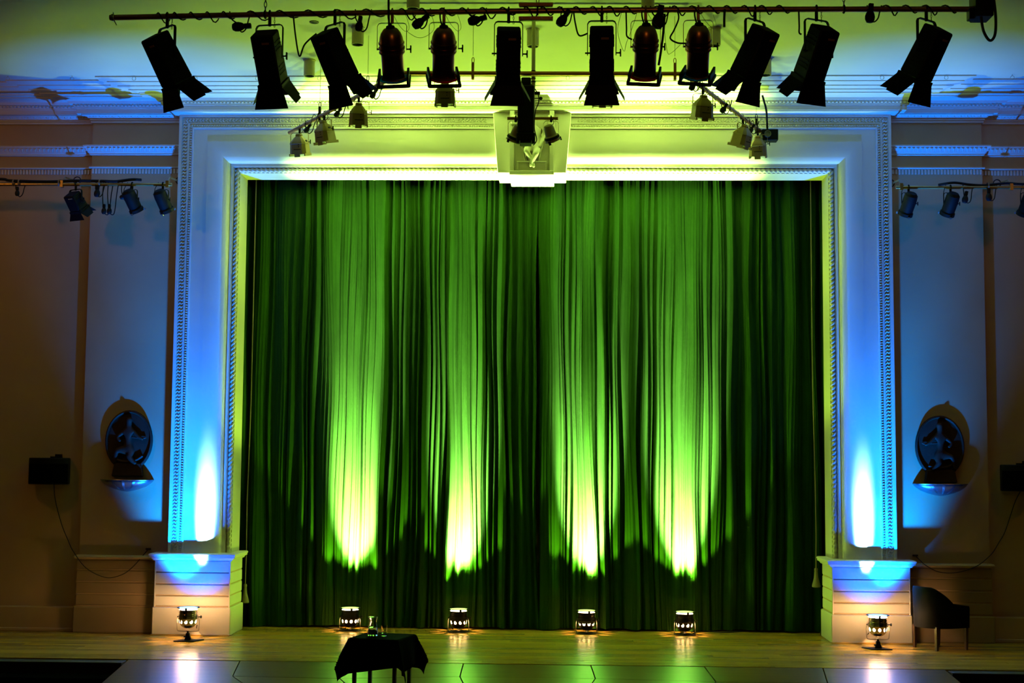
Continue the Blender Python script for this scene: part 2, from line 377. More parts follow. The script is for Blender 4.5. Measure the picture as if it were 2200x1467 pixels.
# side entablature members
def zs(py): return at(300, py, Y=YS).z
for nm, s in (('trim_7', -1), ('trim_8', 1)):
    pth = [(s * 12, YR, 0), (s * XS, YR, s), (s * XS, YS, s), (s * FW, YS, 0)]
    e = [(0, zs(266)), (.025, zs(265)), (.025, zs(261)), (.04, zs(259.5)), (.035, zs(256.5)), (.05, zs(256)), (.075, zs(251)), (.085, zs(246)), (.085, zs(243))]
    o = struct(nm, sweep(e, pth), PLASTER, ang=30)
    mb = MB()
    zc = (zs(255) + zs(246)) / 2
    for x, y in walk(pth, .085, .062): mb.ball((x, y - .006, zc), .024, 8, 4, (1, .8, 1.15)); mb.box(x + .035, x + .05, y - .022, y + .01, zc - .026, zc + .028)
    tag(mb.build('egg_and_dart', PLASTER, o), kind='stuff')
    b = [(0, zs(334)), (.03, zs(333)), (.03, zs(330)), (.045, zs(329)), (.05, zs(327)), (.085, zs(319)), (.10, zs(317)), (.10, zs(314.5)), (.06, zs(312.5)), (0, zs(312))]
    sweep(b, pth).build('leaf_moulding', PLASTER, o, ang=30)
    mb = MB()
    for x, y in walk(pth, .06, .055):
        za, zb = zs(327.5), zs(319.5)
        mb.add([(x - .025, y - .034, zb), (x + .025, y - .034, zb), (x + .006, y - .004, za), (x - .006, y - .004, za), (x, y - .042, (za + zb) / 2 + .01)], [(0, 1, 4), (1, 2, 4), (2, 3, 4), (3, 0, 4)])
    tag(mb.build('leaves', PLASTER, o, ang=20), kind='stuff')
    g = [(0, zs(362)), (.03, zs(361)), (.03, zs(358.5)), (0, zs(358))]
    sweep(g, pth).build('fillet', PLASTER, o, ang=30)
    mb = MB()
    for x, y in walk(pth, .043, 0): mb.box(x - .012, x + .012, y - .016, y + .01, zs(372.5), zs(363))
    tag(mb.build('flutes', PLASTER, o), kind='stuff')
# ---- keystone with a carved figure
ky = root_struct('trim_9'); ky['label'] = 'cream stepped keystone with a carved figure above the stage opening'
def trap(xt, xb, zt, zb, yf, yb):
    return MB().add([(-xb, yf, zb), (xb, yf, zb), (xt, yf, zt), (-xt, yf, zt), (-xb, yb, zb), (xb, yb, zb), (xt, yb, zt), (-xt, yb, zt)],
                    [(0, 1, 2, 3), (7, 6, 5, 4), (0, 4, 5, 1), (1, 5, 6, 2), (2, 6, 7, 3), (3, 7, 4, 0)])
trap(.535, .465, 7.075, 6.225, -.10, DEP).build('outer_block', PLASTER, ky, bevel=.006)
for s in (-1, 1):
    MB().add([(s * .30, -.2, 7.06), (s * .235, -.2, 7.06), (s * .235, -.2, 6.23), (s * .30, -.2, 6.19), (s * .30, -.05, 7.06), (s * .235, -.05, 7.06), (s * .235, -.05, 6.23), (s * .30, -.05, 6.19)],
             [(0, 1, 2, 3), (4, 5, 6, 7), (0, 1, 5, 4), (1, 2, 6, 5), (2, 3, 7, 6), (3, 0, 4, 7)]).build('side_pier', PLASTER, ky, bevel=.006)
    MB().box(s * .25 - .035, s * .25 + .035, -.23, -.1, 6.86, 7.0).build('scroll', PLASTER, ky, bevel=.02, seg=2)
MB().box(-.30, .30, -.22, DEP, 6.175, 6.235).build('sill', PLASTER, ky, bevel=.006)
MB().box(-.235, .235, -.115, -.09, 6.23, 7.06).build('niche_panel', PLASTER, ky)
MB().tube([(-.20, -.17, 6.36), (.20, -.17, 6.36)], .012, 8).box(-.2, -.18, -.18, -.11, 6.25, 6.36).box(.18, .2, -.18, -.11, 6.25, 6.36).build('bench', PLASTER, ky)
def skin_fig(name, pts, edges, material, parent, M=None, sub=2):
    me = bpy.data.meshes.new(name); me.from_pydata([p[:3] for p in pts], edges, []); me.materials.append(material)
    o = link(name, me, parent, M)
    o.modifiers.new('skin', 'SKIN').use_smooth_shade = True
    if not me.skin_vertices: me.skin_vertices.new()
    for i, p in enumerate(pts): me.skin_vertices[0].data[i].radius = (p[3], p[3] * (p[4] if len(p) > 4 else 1)); me.skin_vertices[0].data[i].use_root = (i == 0)
    m = o.modifiers.new('sub', 'SUBSURF'); m.levels = sub; m.render_levels = sub
    return o
fp = [(0, -.15, 6.56, .075), (.01, -.16, 6.68, .065), (.015, -.165, 6.79, .075), (.02, -.17, 6.86, .03), (.025, -.18, 6.93, .052), (.025, -.185, 6.975, .04),
      (-.09, -.16, 6.80, .032), (-.15, -.18, 6.70, .027), (-.12, -.21, 6.60, .022), (-.105, -.22, 6.565, .02),
      (.11, -.16, 6.79, .032), (.16, -.18, 6.69, .027), (.11, -.21, 6.58, .022), (.095, -.22, 6.545, .02),
      (-.06, -.18, 6.53, .06), (-.08, -.25, 6.50, .045), (-.01, -.22, 6.40, .034), (.025, -.22, 6.30, .022), (.03, -.25, 6.275, .018),
      (.08, -.18, 6.52, .06), (.06, -.26, 6.47, .045), (.02, -.25, 6.385, .034), (-.01, -.23, 6.31, .02), (-.015, -.26, 6.285, .018)]
fe = [(0, 1), (1, 2), (2, 3), (3, 4), (4, 5), (2, 6), (6, 7), (7, 8), (8, 9), (2, 10), (10, 11), (11, 12), (12, 13), (0, 14), (14, 15), (15, 16), (16, 17), (17, 18), (0, 19), (19, 20), (20, 21), (21, 22), (22, 23)]
skin_fig('carved_figure', fp, fe, PLASTER, ky)
for s in (-1, 1):   # drapery falling at both sides of the figure
    mb = MB(); N = 9
    vs = []
    for i in range(7):
        t = i / 6
        for k in range(N):
            q = k / (N - 1); vs.append((s * (.10 + .10 * q * (1 - .55 * t) - .05 * t), -.13 - .035 * abs(math.sin(q * 9 + t)) - .02 * math.sin(t * PI), 6.84 - .44 * t - .05 * q))
    mb.add(vs, [(i * N + k, i * N + k + 1, (i + 1) * N + k + 1, (i + 1) * N + k) for i in range(6) for k in range(N - 1)]).build('carved_drapery', PLASTER, ky, ang=60)
# ---- ring hooks along the front edge of the cornice
def hook_mesh():
    mb = MB(); mb.tube([(.024 * math.cos(a), 0, -.03 + .024 * math.sin(a)) for a in [2 * PI * i / 14 for i in range(14)]], .0035, 5, closed=True)
    mb.tube([(0, 0, -.008), (0, 0, .012)], .004, 5); return mb.mesh('ring_hook', STEEL)
for px in (17, 155, 288, 420, 553, 686, 820, 953, 1087, 1220, 1353, 1487, 1620, 1755, 1895, 2033, 2175):
    p = at(px, 163, Y=-.93)
    o = link('ring_hook', cached('hook', hook_mesh), None, T(p.x, -.93, CZ - .005))
    tag(o, 'small metal ring hook under the ceiling edge of the cornice', 'hook', 'ring hooks along the cornice')
# ---- surface downlights on the ceiling
def downlight(i, px, py, label):
    p = at(px, py, Z=CZ); t = thing('ceiling_downlight', label, 'ceiling light', (p.x, p.y, CZ + .005), 0, 'cylinder downlights on the ceiling')
    link('body', cached('dl', lambda: MB().lathe([(.07, 0), (.07, -.205), (.062, -.205), (.062, -.17)], 24, cap=False).mesh('body', PALEP)), t)
    link('baffle', cached('dlb', lambda: MB().lathe([(.062, -.165), (.062, -.19), (.045, -.198), (.03, -.18)], 24).mesh('baffle', BLACK)), t)
    link('base_plate', cached('dlp', lambda: MB().lathe([(.08, -.001), (.08, -.012), (.07, -.014)], 24).mesh('base_plate', PALEP)), t)
for i, (px, py, lb) in enumerate(((769, 60, 'cylinder downlight left of the leftmost copper-coloured lamp can'), (665, 130, 'cylinder downlight between the second and third barn door spotlights from the left'),
        (888, -20, 'cylinder downlight cut by the top of the picture, on its left half'), (1145, 64, 'cylinder downlight behind the central hanging pole'),
        (1392, -20, 'cylinder downlight cut by the top of the picture, on its right half'), (1535, 62, 'cylinder downlight beside the rightmost copper-coloured lamp can'), (1645, 128, 'cylinder downlight partly hidden by the third barn door spotlight from the right'))):
    downlight(i, px, py, lb)

p = at(675, 48, Z=CZ); cv = thing('ceiling_vent', 'small dark round vent in the ceiling above the second and third spotlights from the left', 'vent', (p.x, p.y, CZ + .005), 0)
MB().lathe([(.055, 0), (.055, -.008), (.045, -.012)], 20).build('vent_cover', WOODD, cv); MB().lathe([(.04, -.010), (.03, -.016)], 20).build('vent_core', BLACK, cv)
# ================================================================== CURTAINS
def curtain(name, x0, x1, seed, label):
    r = random.Random(seed); b = [x0]; pl = []
    while b[-1] < x1 - .02:
        k = r.random()
        wd = r.uniform(.035, .08) if k < .45 else (r.uniform(.08, .16) if k < .85 else r.uniform(.18, .30))
        b.append(min(b[-1] + wd, x1))
        pl.append((min(.15, wd * r.uniform(.35, 1.05)), r.uniform(.5, 1.5), r.uniform(.7, 1.45), r.uniform(-.4, .4), r.uniform(.45, 1.0), r.uniform(0, 6.28), r.uniform(-.03, .03)))
    nz = 18; cols = []; step = .0055
    n = int((x1 - x0) / step); vs = []
    ph = [r.uniform(0, 6.28) for _ in range(8)]
    for j in range(nz + 1):
        z = .012 + (6.75 - .012) * j / nz; tz = j / nz; i = 0
        for c in range(n + 1):
            x = x0 + (x1 - x0) * c / n
            while i < len(pl) - 1 and x > b[i + 1]: i += 1
            d, p, sk, dr, top, f, off = pl[i]; wd = b[i + 1] - b[i]
            s = min(1, max(0, (x - b[i]) / wd)) ** sk
            yy = -d * (1 - (1 - top) * tz ** 2) * (math.sin(PI * s) ** p) * (1 + .25 * math.sin(1.3 * z + f)) + off * math.sin(PI * s)
            yy += .004 * math.sin(x * 150 + ph[0] + .7 * z) + .003 * math.sin(x * 310 + ph[1] - 1.1 * z) + .02 * math.sin(x * 2.1 + ph[2] + .25 * z) + .012 * math.sin(x * 5.3 + ph[3])
            xx = x + .045 * math.sin(.55 * z + ph[4] + x * 1.7) * (1 - tz) + .012 * math.sin(1.9 * z + x * 9 + ph[5]) + wd * dr * .5 * math.sin(PI * s) * math.sin(.8 * z + f)
            if j == 0: pass
            vs.append((xx, .99 + yy, z + (.012 * math.sin(x * 3 + ph[6]) + .01 if j == 0 else 0)))
    m = n + 1
    fs = [(j * m + c, j * m + c + 1, (j + 1) * m + c + 1, (j + 1) * m + c) for j in range(nz) for c in range(n)]
    o = MB().add(vs, fs).build(name, VELVET, ang=180)
    return tag(o, label, 'curtain', 'stage curtains')
curtain('stage_curtain', -4.5, .075, 11, 'left half of the dark green velvet stage curtain, hanging in tall folds')
curtain('stage_curtain', .075, 4.5, 23, 'right half of the dark green velvet stage curtain, hanging in tall folds')
def pull_cord(px, py, s, label):
    p = at(px, py, Y=.7); t = thing('curtain_rope', label, 'rope', (p.x, .69, p.z))
    MB().tube([(0, 0, .02), (.005, 0, .5), (0, 0, 1.2), (s * -.02, .02, 2.6), (s * -.02, .03, 6.5 - p.z)], .008, 6).build('cord', ROPE, t)
    MB().lathe([(.012, .04), (.022, .0), (.03, -.08), (.055, -.17), (.06, -.2), (.05, -.21)], 14).build('tassel', ROPE, t)
    MB().lathe([(.02, .05), (.026, .03), (.02, .0)], 12).build('knot', ROPE, t)
pull_cord(527, 1262, -1, 'pale curtain rope with a tassel beside the left pedestal')
pull_cord(1753, 1228, 1, 'pale curtain rope with a tassel beside the right pedestal')

# ================================================================== FLOOR LAMPS
def spot(name, parent, loc, aim, ang, blend, power, color, soft=.03):
    l = bpy.data.lights.new(name, 'SPOT'); l.energy = power; l.color = color; l.spot_size = math.radians(ang); l.spot_blend = blend; l.shadow_soft_size = soft
    o = bpy.data.objects.new(name, l); COL.objects.link(o); o.parent = parent; o.location = loc
    o.rotation_euler = Vector(aim).to_track_quat('-Z', 'Y').to_euler(); return o
def can_shell(m, holes=10, r=.118, zh=.115, hz=.022):
    """domed lamp can standing on its back: vent holes round the dome are real openings"""
    mb = MB(); M = holes * 8
    def ring(prof): mb.lathe(prof, M, cap=False)
    ring([(.012, .022), (.05, .03), (.083, .05), (.102, .075), (.109, zh - hz - .008)])
    ring([(.1165, zh + hz + .008), (.118, .15), (.126, .152), (.126, .160), (.118, .163), (.118, .175), (.128, .177), (.128, .186), (.118, .189), (.118, .205), (.112, .208), (.112, .222), (.116, .224), (.116, .238), (.110, .24), (.110, .262), (.118, .266)])
    za, zb = zh - hz - .008, zh + hz + .008
    ra, rb = .109, .1165; vs, fs = [], []
    def pt(a, z): rr = ra + (rb - ra) * (z - za) / (zb - za); return (rr * math.cos(a), rr * math.sin(a), z)
    da = 2 * PI / holes
    for h in range(holes):
        a0 = h * da; o = len(vs)
        # outer boundary 16 points (8 per top and bottom edge) matched to a 16-gon hole
        outer, inner = [], []
        for k in range(9): outer.append(pt(a0 + da * k / 8, za))
        for k in range(9): outer.append(pt(a0 + da * (8 - k) / 8, zb))
        for k in range(9):
            q = PI + PI * k / 8; inner.append(pt(a0 + da / 2 + .17 * math.cos(q), zh + hz * math.sin(q) ))
        for k in range(9):
            q = PI * k / 8; inner.append(pt(a0 + da / 2 + .17 * math.cos(q), zh + hz * math.sin(q)))
        vs += outer + inner; n = 18
        for k in range(n):
            k2 = (k + 1) % n; fs.append((o + k, o + k2, o + n + k2, o + n + k))
    mb.add(vs, fs); return mb.mesh('housing', m, ang=40, recalc=False)
def floor_lamp(px, py, Y, label, kind, lean=0., aimx=0., gel_gap=.012):
    p = at(px, py, Y=Y)
    tall = kind == 'blue'
    t = thing('floor_par_can', label, 'stage light', (p.x, Y, 0), 0, 'floor lamp cans in front of the stage')
    H = .135 if tall else .018
    Mb = T(0, 0, H) @ RZ(.3 if not tall else 0) @ RX(lean)
    link('housing', cached('can' + kind, lambda: can_shell(CHROMEC if tall else DARKC)), t, Mb)
    link('yoke', cached('fly', lambda: MB().tube(spl([(-.13, 0, .175), (-.142, 0, .12), (-.142, 0, .03), (-.135, 0, .0), (-.11, 0, -.012), (0, 0, -.014), (.11, 0, -.012), (.135, 0, .0), (.142, 0, .03), (.142, 0, .12), (.13, 0, .175)], 4), .0055, 6).mesh('yoke', STEEL)), t, T(0, 0, H))
    link('tilt_knob', cached('flk', lambda: MB().lathe([(.006, 0), (.006, .03), (.018, .03), (.02, .036), (.016, .044)], 12, RY(PI / 2)).mesh('tilt_knob', BLACK)), t, T(.13, 0, H + .172)); link('pivot_bolt', cached('flb', lambda: MB().lathe([(.008, 0), (.008, .014)], 8, RY(-PI / 2)).mesh('pivot_bolt', BLACK)), t, T(-.128, 0, H + .172))
    lens = link('lamp_lens', cached('lens' + kind, lambda: MB().lathe([(.102, .258), (.107, .272), (.104, .284), (.06, .286)], 32).mesh('lamp_lens', LENSB if tall else LENSW)), t, Mb)
    link('colour_frame', cached('gf', lambda: MB().lathe([(.118, .289), (.145, .289), (.145, .293), (.118, .293), (.118, .289)], 32, cap=False).box(-.013, .013, -.124, -.11, .262, .29).box(.06, .074, .09, .104, .262, .29).box(-.074, -.06, .09, .104, .262, .29).mesh('colour_frame', BLACK)), t, Mb)
    link('colour_gel', cached('gel' + kind, lambda: MB().lathe([(.118, .2895), (.118, .2915)], 32).mesh('colour_gel', GELLB if tall else GELLG)), t, Mb)
    link('cap_nut', cached('nut', lambda: MB().lathe([(.03, -.002), (.03, .004), (.01, .008), (.01, .024)], 14).mesh('cap_nut', STEEL)), t, T(0, 0, H))
    if tall:
        MB().prism([(-.16, -.1), (.10, -.1), (.19, .1), (-.07, .1)] if p.x < 0 else [(-.10, -.1), (.16, -.1), (.07, .1), (-.19, .1)], 0, .014).build('base_plate', BLACK, t, bevel=.003)
        s = 1 if p.x < 0 else -1
        MB().prism([(-.04, .014), (.05 , .014), (.03, .06), (.02, .10), (-.022, .10), (-.025, .06)], -.02, .02, RX(PI / 2)).box(-.05, -.02, -.015, .015, .045, .06).box(-.012, .012, -.012, .012, .1, .125).build('hook_clamp', BLACK, t, bevel=.003)
    else:
        MB().lathe([(.15, 0), (.15, .004), (.05, .008)], 28).build('base_plate', BLACK, t)
    # the lamp's own light; end green cans get an added spot toward the pedestals
    ax = Vector((aimx, math.tan(.10 if not tall else .05), 1))
    top = H + .30
    col = BLUE if tall else GREEN
    if tall:
        spot('blue_beam', t, (0, 0, top), (-2 * aimx, .03, 1), 42, 1, BW, (.0, .16, 1)); cor = spot('blue_core', t, (0, 0, top), (-8 * aimx, .5, 1), 76, 1, BN, (.0, .16, 1), .04); cor.scale = (.62, 1, 1); hot = spot('blue_hot', t, (0, 0, top), (aimx, .63, 1), 36, 1, BH, (.36, .75, 1), .04); hot.scale = (.34, 1, 1); spot('blue_spill', t, (0, 0, top - .004), (0, .95, 1), 86, .7, BD, (.0, .09, 1), .06)
    else:
        spot('green_beam', t, (0, 0, top), (aimx, -.02, 1), 78, .25, GW, col); spot('green_core', t, (0, 0, top), (aimx, -.05, 1), 22, 1, GN, (.56, 1, .20), .05); (spot('green_fill', t, (0, 0, top - .004), (-1 if p.x < 0 else 1, -.3, .42), 84, 1, GD, GREEN, .06) if abs(p.x) > 1.6 else None); spot('green_hot', t, (0, 0, top), (aimx, .31, 1), 35, 1, GH, (.8, 1, .6), .05)
    lk = bpy.data.lights.new('lamp_glow', 'POINT'); lk.energy = LEAK_B if tall else LEAK_G; lk.color = (1, .56, .24); lk.shadow_soft_size = .012
    lo = bpy.data.objects.new('lamp_glow', lk); COL.objects.link(lo); lo.parent = t; lo.location = (0, 0, H + .2)
    return t
fl_l = [floor_lamp(752, 1330, .62, 'floor lamp can at the left end of the row before the curtain', 'green', 0, .02),
        floor_lamp(985, 1330, .62, 'second floor lamp can from the left in the row before the curtain', 'green', 0, 0.01),
        floor_lamp(1260, 1330, .62, 'third floor lamp can from the left in the row before the curtain', 'green', 0, .01),
        floor_lamp(1471, 1335, .60, 'floor lamp can at the right end of the row before the curtain', 'green', 0, 0)]
bl_l = floor_lamp(404, 1340, -.67, 'chrome floor lamp with vent holes before the left pedestal', 'blue', 0, .03)
bl_r = floor_lamp(1886, 1355, -.66, 'chrome floor lamp with vent holes before the right pedestal', 'blue', 0, -.03)
def cable(name, pts, r, label, cat='cable', m=RUBBER, n=8, group=None):
    return tag(MB().tube(spl(pts, n), r, 6).build(name, m), label, cat, group)
cable('power_cable', [at(520, 1350, Z=.008), at(505, 1352, Z=.01), at(486, 1352, Z=.008), at(455, 1356, Z=.008), at(425, 1352, Z=.05), (-4.27, -.66, .2)], .006, 'thin black cable from the left chrome floor lamp round the pedestal')
cable('power_cable', [at(1768, 1362, Z=.03), at(1783, 1371, Z=.008), at(1800, 1370, Z=.008), at(1838, 1372, Z=.008), at(1860, 1366, Z=.05), (4.33, -.65, .2)], .006, 'thin black cable from the right chrome floor lamp round the pedestal')
cable('power_cable', [at(690, 1343, Z=.008), at(705, 1349, Z=.008), at(735, 1350, Z=.008), (-2.52, .56, .04)], .007, 'black cable running left from the leftmost curtain lamp can')
cable('power_cable', [at(880, 1342, Z=.008), at(920, 1346, Z=.008), at(962, 1347, Z=.008), (-1.05, .58, .04)], .007, 'black cable running left from the second curtain lamp can')
cable('power_cable', [at(1640, 1352, Z=.008), at(1560, 1358, Z=.008), at(1500, 1355, Z=.008), (2.2, .56, .04)], .007, 'black cable running right from the rightmost curtain lamp can')
pg = thing('floor_plug', 'small black plug on the floor at the inner corner of the right pedestal', 'plug', at(1768, 1364, Z=0))
MB().box(-.035, .035, -.02, .02, 0, .05).build('plug_body', BLACK, pg, bevel=.01); MB().box(-.02, .02, -.012, .012, .05, .07).build('plug_neck', RUBBER, pg, bevel=.004)

# ================================================================== HANGING LIGHTS
FBY = -6.3; FB0, FB1 = at(236, 38, Y=FBY), at(2100, 20, Y=FBY)
def fbz(x):
    k = (x - FB0.x) / (FB1.x - FB0.x); return FB0.z + (FB1.z - FB0.z) * k + .10 * k * (1 - k)
def fbp(px, off=0.):
    p = at(px, 28, Y=FBY + off); return Vector((p.x, FBY + off, fbz(p.x)))
R_BAR = .026
bar = thing('lighting_bar', 'long brown lighting pipe across the top carrying the front row of spotlights', 'lighting bar', (0, FBY, 6.4))
MB().tube([Vector((x, 0, fbz(x) - 6.4)) for x in [FB0.x + (FB1.x - FB0.x) * i / 24 for i in range(25)]], R_BAR, 14).build('pipe', COPPER, bar)
bx = fbp(1152)
for dz in (.055, -.075): MB().box(bx.x - .16, bx.x + .155, -.025, .02, bx.z - 6.4 + dz - .018, bx.z - 6.4 + dz + .018).build('joint_plate', COPPER, bar, bevel=.004)
for dx in (-.13, -.05, .05, .13): MB().lathe([(.008, 0), (.008, .012)], 8, T(bx.x + dx, -.025, bx.z - 6.4 - .075) @ RX(PI / 2)).build('bolt', STEEL, bar)
for px in (570, 1155, 1813):
    q = fbp(px); zt = CZ - q.z
    mb = MB(); nl = int((zt - .08) / .05)
    for i in range(nl):
        c = q.z - 6.4 + .045 + i * .05
        mb.tube([((.012 * math.cos(a) if i % 2 else 0) + q.x, (0 if i % 2 else .012 * math.cos(a)), c + .03 * math.sin(a)) for a in [2 * PI * k / 10 for k in range(10)]], .005, 5, closed=True)
    mb.build('chain', STEEL, bar); MB().tube([(q.x, .034 * math.cos(a), q.z - 6.4 + .034 * math.sin(a)) for a in [2 * PI * k / 14 for k in range(14)]], .009, 6, closed=True).build('chain_collar', BLACK, bar)
MB().lathe([(.034, -.012), (.034, .012)], 14, T(FB0.x + .03, 0, FB0.z - 6.4) @ RY(PI / 2)).tube([(FB0.x + .03, 0, FB0.z - 6.4 + .05), (FB0.x + .05, -.01, FB0.z - 6.4 - .04), (FB0.x + .07, -.01, FB0.z - 6.4 - .075)], .005, 5).build('end_hook', STEEL, bar)
# --- shared fixture pieces
def clamp_mesh(m, r=R_BAR, drop=.1):
    def f():
        mb = MB(); R2 = r + .008
        mb.tube([(0, R2 * math.cos(a), R2 * math.sin(a)) for a in [-.6 + i * .4 for i in range(11)]], .009, 6)
        mb.box(-.014, .014, -.008, .012, -drop, -r * .9); mb.lathe([(.012, -drop - .012), (.016, -drop - .006), (.016, -drop + .012)], 10)
        return mb.mesh('hook_clamp', m, bevel=.002)
    return f
def yoke_mesh(hw, top, bot, m, wd=.018, th=.005):
    def f():
        mb = MB(); pts = [(-hw, bot), (-hw, top - .03), (-hw + .012, top - .008), (-hw + .03, top), (hw - .03, top), (hw - .012, top - .008), (hw, top - .03), (hw, bot)]
        vs = []
        for i, (x, z) in enumerate(pts):
            a = Vector(pts[max(i - 1, 0)]); b = Vector(pts[min(i + 1, 7)]); t = (b - a).normalized(); nx, nz = -t.y, t.x
            for sy, sn in ((-1, -1), (1, -1), (1, 1), (-1, 1)): vs.append((x + nx * th * sn / 2, sy * wd / 2, z + nz * th * sn / 2))
        fs = [(i * 4 + k, i * 4 + (k + 1) % 4, (i + 1) * 4 + (k + 1) % 4, (i + 1) * 4 + k) for i in range(7) for k in range(4)] + [(0, 1, 2, 3), (31, 30, 29, 28)]
        return mb.add(vs, fs).mesh('yoke', m)
    return f
def knob_mesh(m):
    def f():
        mb = MB().lathe([(.007, 0), (.007, .03), (.013, .032), (.013, .042)], 10, RY(PI / 2)); mb.box(.034, .046, -.011, .011, -.034, .034)
        return mb.mesh('tilt_knob', m, bevel=.003)
    return f
def chain_mesh(L):
    def f():
        mb = MB()
        for i in range(int(L / .022)):
            c = -i * .022
            mb.tube([((.006 * math.cos(a) if i % 2 else 0), (0 if i % 2 else .006 * math.cos(a)), c + .013 * math.sin(a)) for a in [2 * PI * k / 8 for k in range(8)]], .0022, 4, closed=True)
        return mb.mesh('safety_chain', BLACK)
    return f
def leaf_mesh(w0, w1, L):
    def f():
        mb = MB(); mb.add([(-w0 / 2, 0, 0), (w0 / 2, 0, 0), (w1 / 2, 0, -L), (-w1 / 2, 0, -L), (-w0 / 2, .003, 0), (w0 / 2, .003, 0), (w1 / 2, .003, -L), (-w1 / 2, .003, -L)],
               [(0, 1, 2, 3), (7, 6, 5, 4), (0, 4, 5, 1), (1, 5, 6, 2), (2, 6, 7, 3), (3, 7, 4, 0)])
        mb.tube([(-w0 / 2, .002, .002), (w0 / 2, .002, .002)], .005, 6); return mb.mesh('barn_door', BLACK)
    return f
def barn_spot(px, lean, label, tilt=33, angs=(18, 26, 30, 30), size=1., p=None, group='black barn door spotlights on the front bar', bw=.108, drop=.1, m=BLACK, L=.235, chain=True, key='bs'):
    p = p or fbp(px); t = thing('barn_door_spotlight', label, 'spotlight', p, 0, group)
    tl = math.radians(tilt); sp = max(-1, min(1, math.tan(math.radians(lean)) / math.tan(tl))); pan = math.asin(sp)
    Mp = T(0, 0, 0) @ RZ(-pan); piv = -.40 * size
    Mb = Mp @ T(0, 0, piv) @ RX(tl); k = key
    link('hook_clamp', cached(k + 'cl', clamp_mesh(BLACK, drop=drop)), t)
    link('yoke', cached(k + 'yk', yoke_mesh(bw + .022, -drop, piv - .02, BLACK, .026, .008)), t, Mp)
    def house():
        d = bw; mb = MB()
        mb.add([(-d, -d, L * .97), (d, -d, L * .97), (d, d * .8, L), (-d, d * .8, L), (-d, -d * 1.08, -L), (d, -d * 1.08, -L), (d, d * 1.08, -L), (-d, d * 1.08, -L)],
               [(0, 1, 2, 3), (7, 6, 5, 4), (0, 4, 5, 1), (1, 5, 6, 2), (2, 6, 7, 3), (3, 7, 4, 0)])
        return mb.mesh('housing', m, bevel=.012)
    hs = link('housing', cached(k + 'hs', house), t, Mb)
    def fins():
        mb = MB()
        for z in (-.16, -.12, -.08, .08, .12, .16): mb.box(-bw - .006, bw + .006, -bw * .7, bw * .7, z * L / .25 - .004, z * L / .25 + .004)
        return mb.mesh('cooling_fins', BLACK)
    link('cooling_fins', cached(k + 'fn', fins), hs)
    link('label_plate', cached(k + 'lp', lambda: MB().box(-.005, .065 , -bw - .005, -bw + .002, L * .62, L * .70).mesh('label_plate', PLATE)), hs)
    link('tilt_knob', cached(k + 'kn', knob_mesh(BLACK)), t, Mp @ T(bw + .024, 0, piv)); link('pivot_bolt', cached(k + 'pb', lambda: MB().lathe([(.008, 0), (.008, .045)], 8, RY(-PI / 2)).mesh('pivot_bolt', BLACK)), t, Mp @ T(-bw, 0, piv))
    d = bw * 1.1
    link('accessory_frame', cached(k + 'af', lambda: MB().box(-d, d, -d, -d + .02, -L - .03, -L).box(-d, d, d - .02, d, -L - .03, -L).box(-d, -d + .02, -d, d, -L - .03, -L).box(d - .02, d, -d, d, -L - .03, -L).mesh('accessory_frame', BLACK)), t, Mb)
    link('lens', cached(k + 'ln', lambda: MB().lathe([(.001, -L - .035), (bw * .6, -L - .02), (bw * .85, -L - .002)], 20, cap=False).mesh('lens', LENSD)), t, Mb)
    lf = cached(k + 'lf', leaf_mesh(2 * d, 2.75 * d, L * .8)); ls = cached(k + 'ls', leaf_mesh(1.9 * d, 1.3 * d, L * .8))
    for j, (az, mm) in enumerate(((0, lf), (PI, lf), (PI / 2, ls), (-PI / 2, ls))):
        link('barn_door', mm, t, Mb @ RZ(az) @ T(0, -d, -L - .03) @ RX(-math.radians(angs[j])))
    if chain: link('safety_chain', cached('ch12', chain_mesh(.14)), t, T(.045, 0, .0))
    return t
barn_spot(360, 23, 'black barn door spotlight hanging at the left end of the long pipe')
barn_spot(580, 6, 'second black barn door spotlight from the left on the long pipe')
barn_spot(720, 22, 'third black barn door spotlight from the left, just left of the copper-coloured cans')
barn_spot(1093, -2, 'black barn door spotlight left of the central hanging pole', tilt=28)
barn_spot(1293, 1, 'black barn door spotlight between the central pole and the right copper-coloured cans', tilt=28)
barn_spot(1622, -23, 'third black barn door spotlight from the right, just right of the copper-coloured cans')
barn_spot(1754, -16, 'second black barn door spotlight from the right on the long pipe')
barn_spot(1990, -22, 'black barn door spotlight nearest the right end of the long pipe')
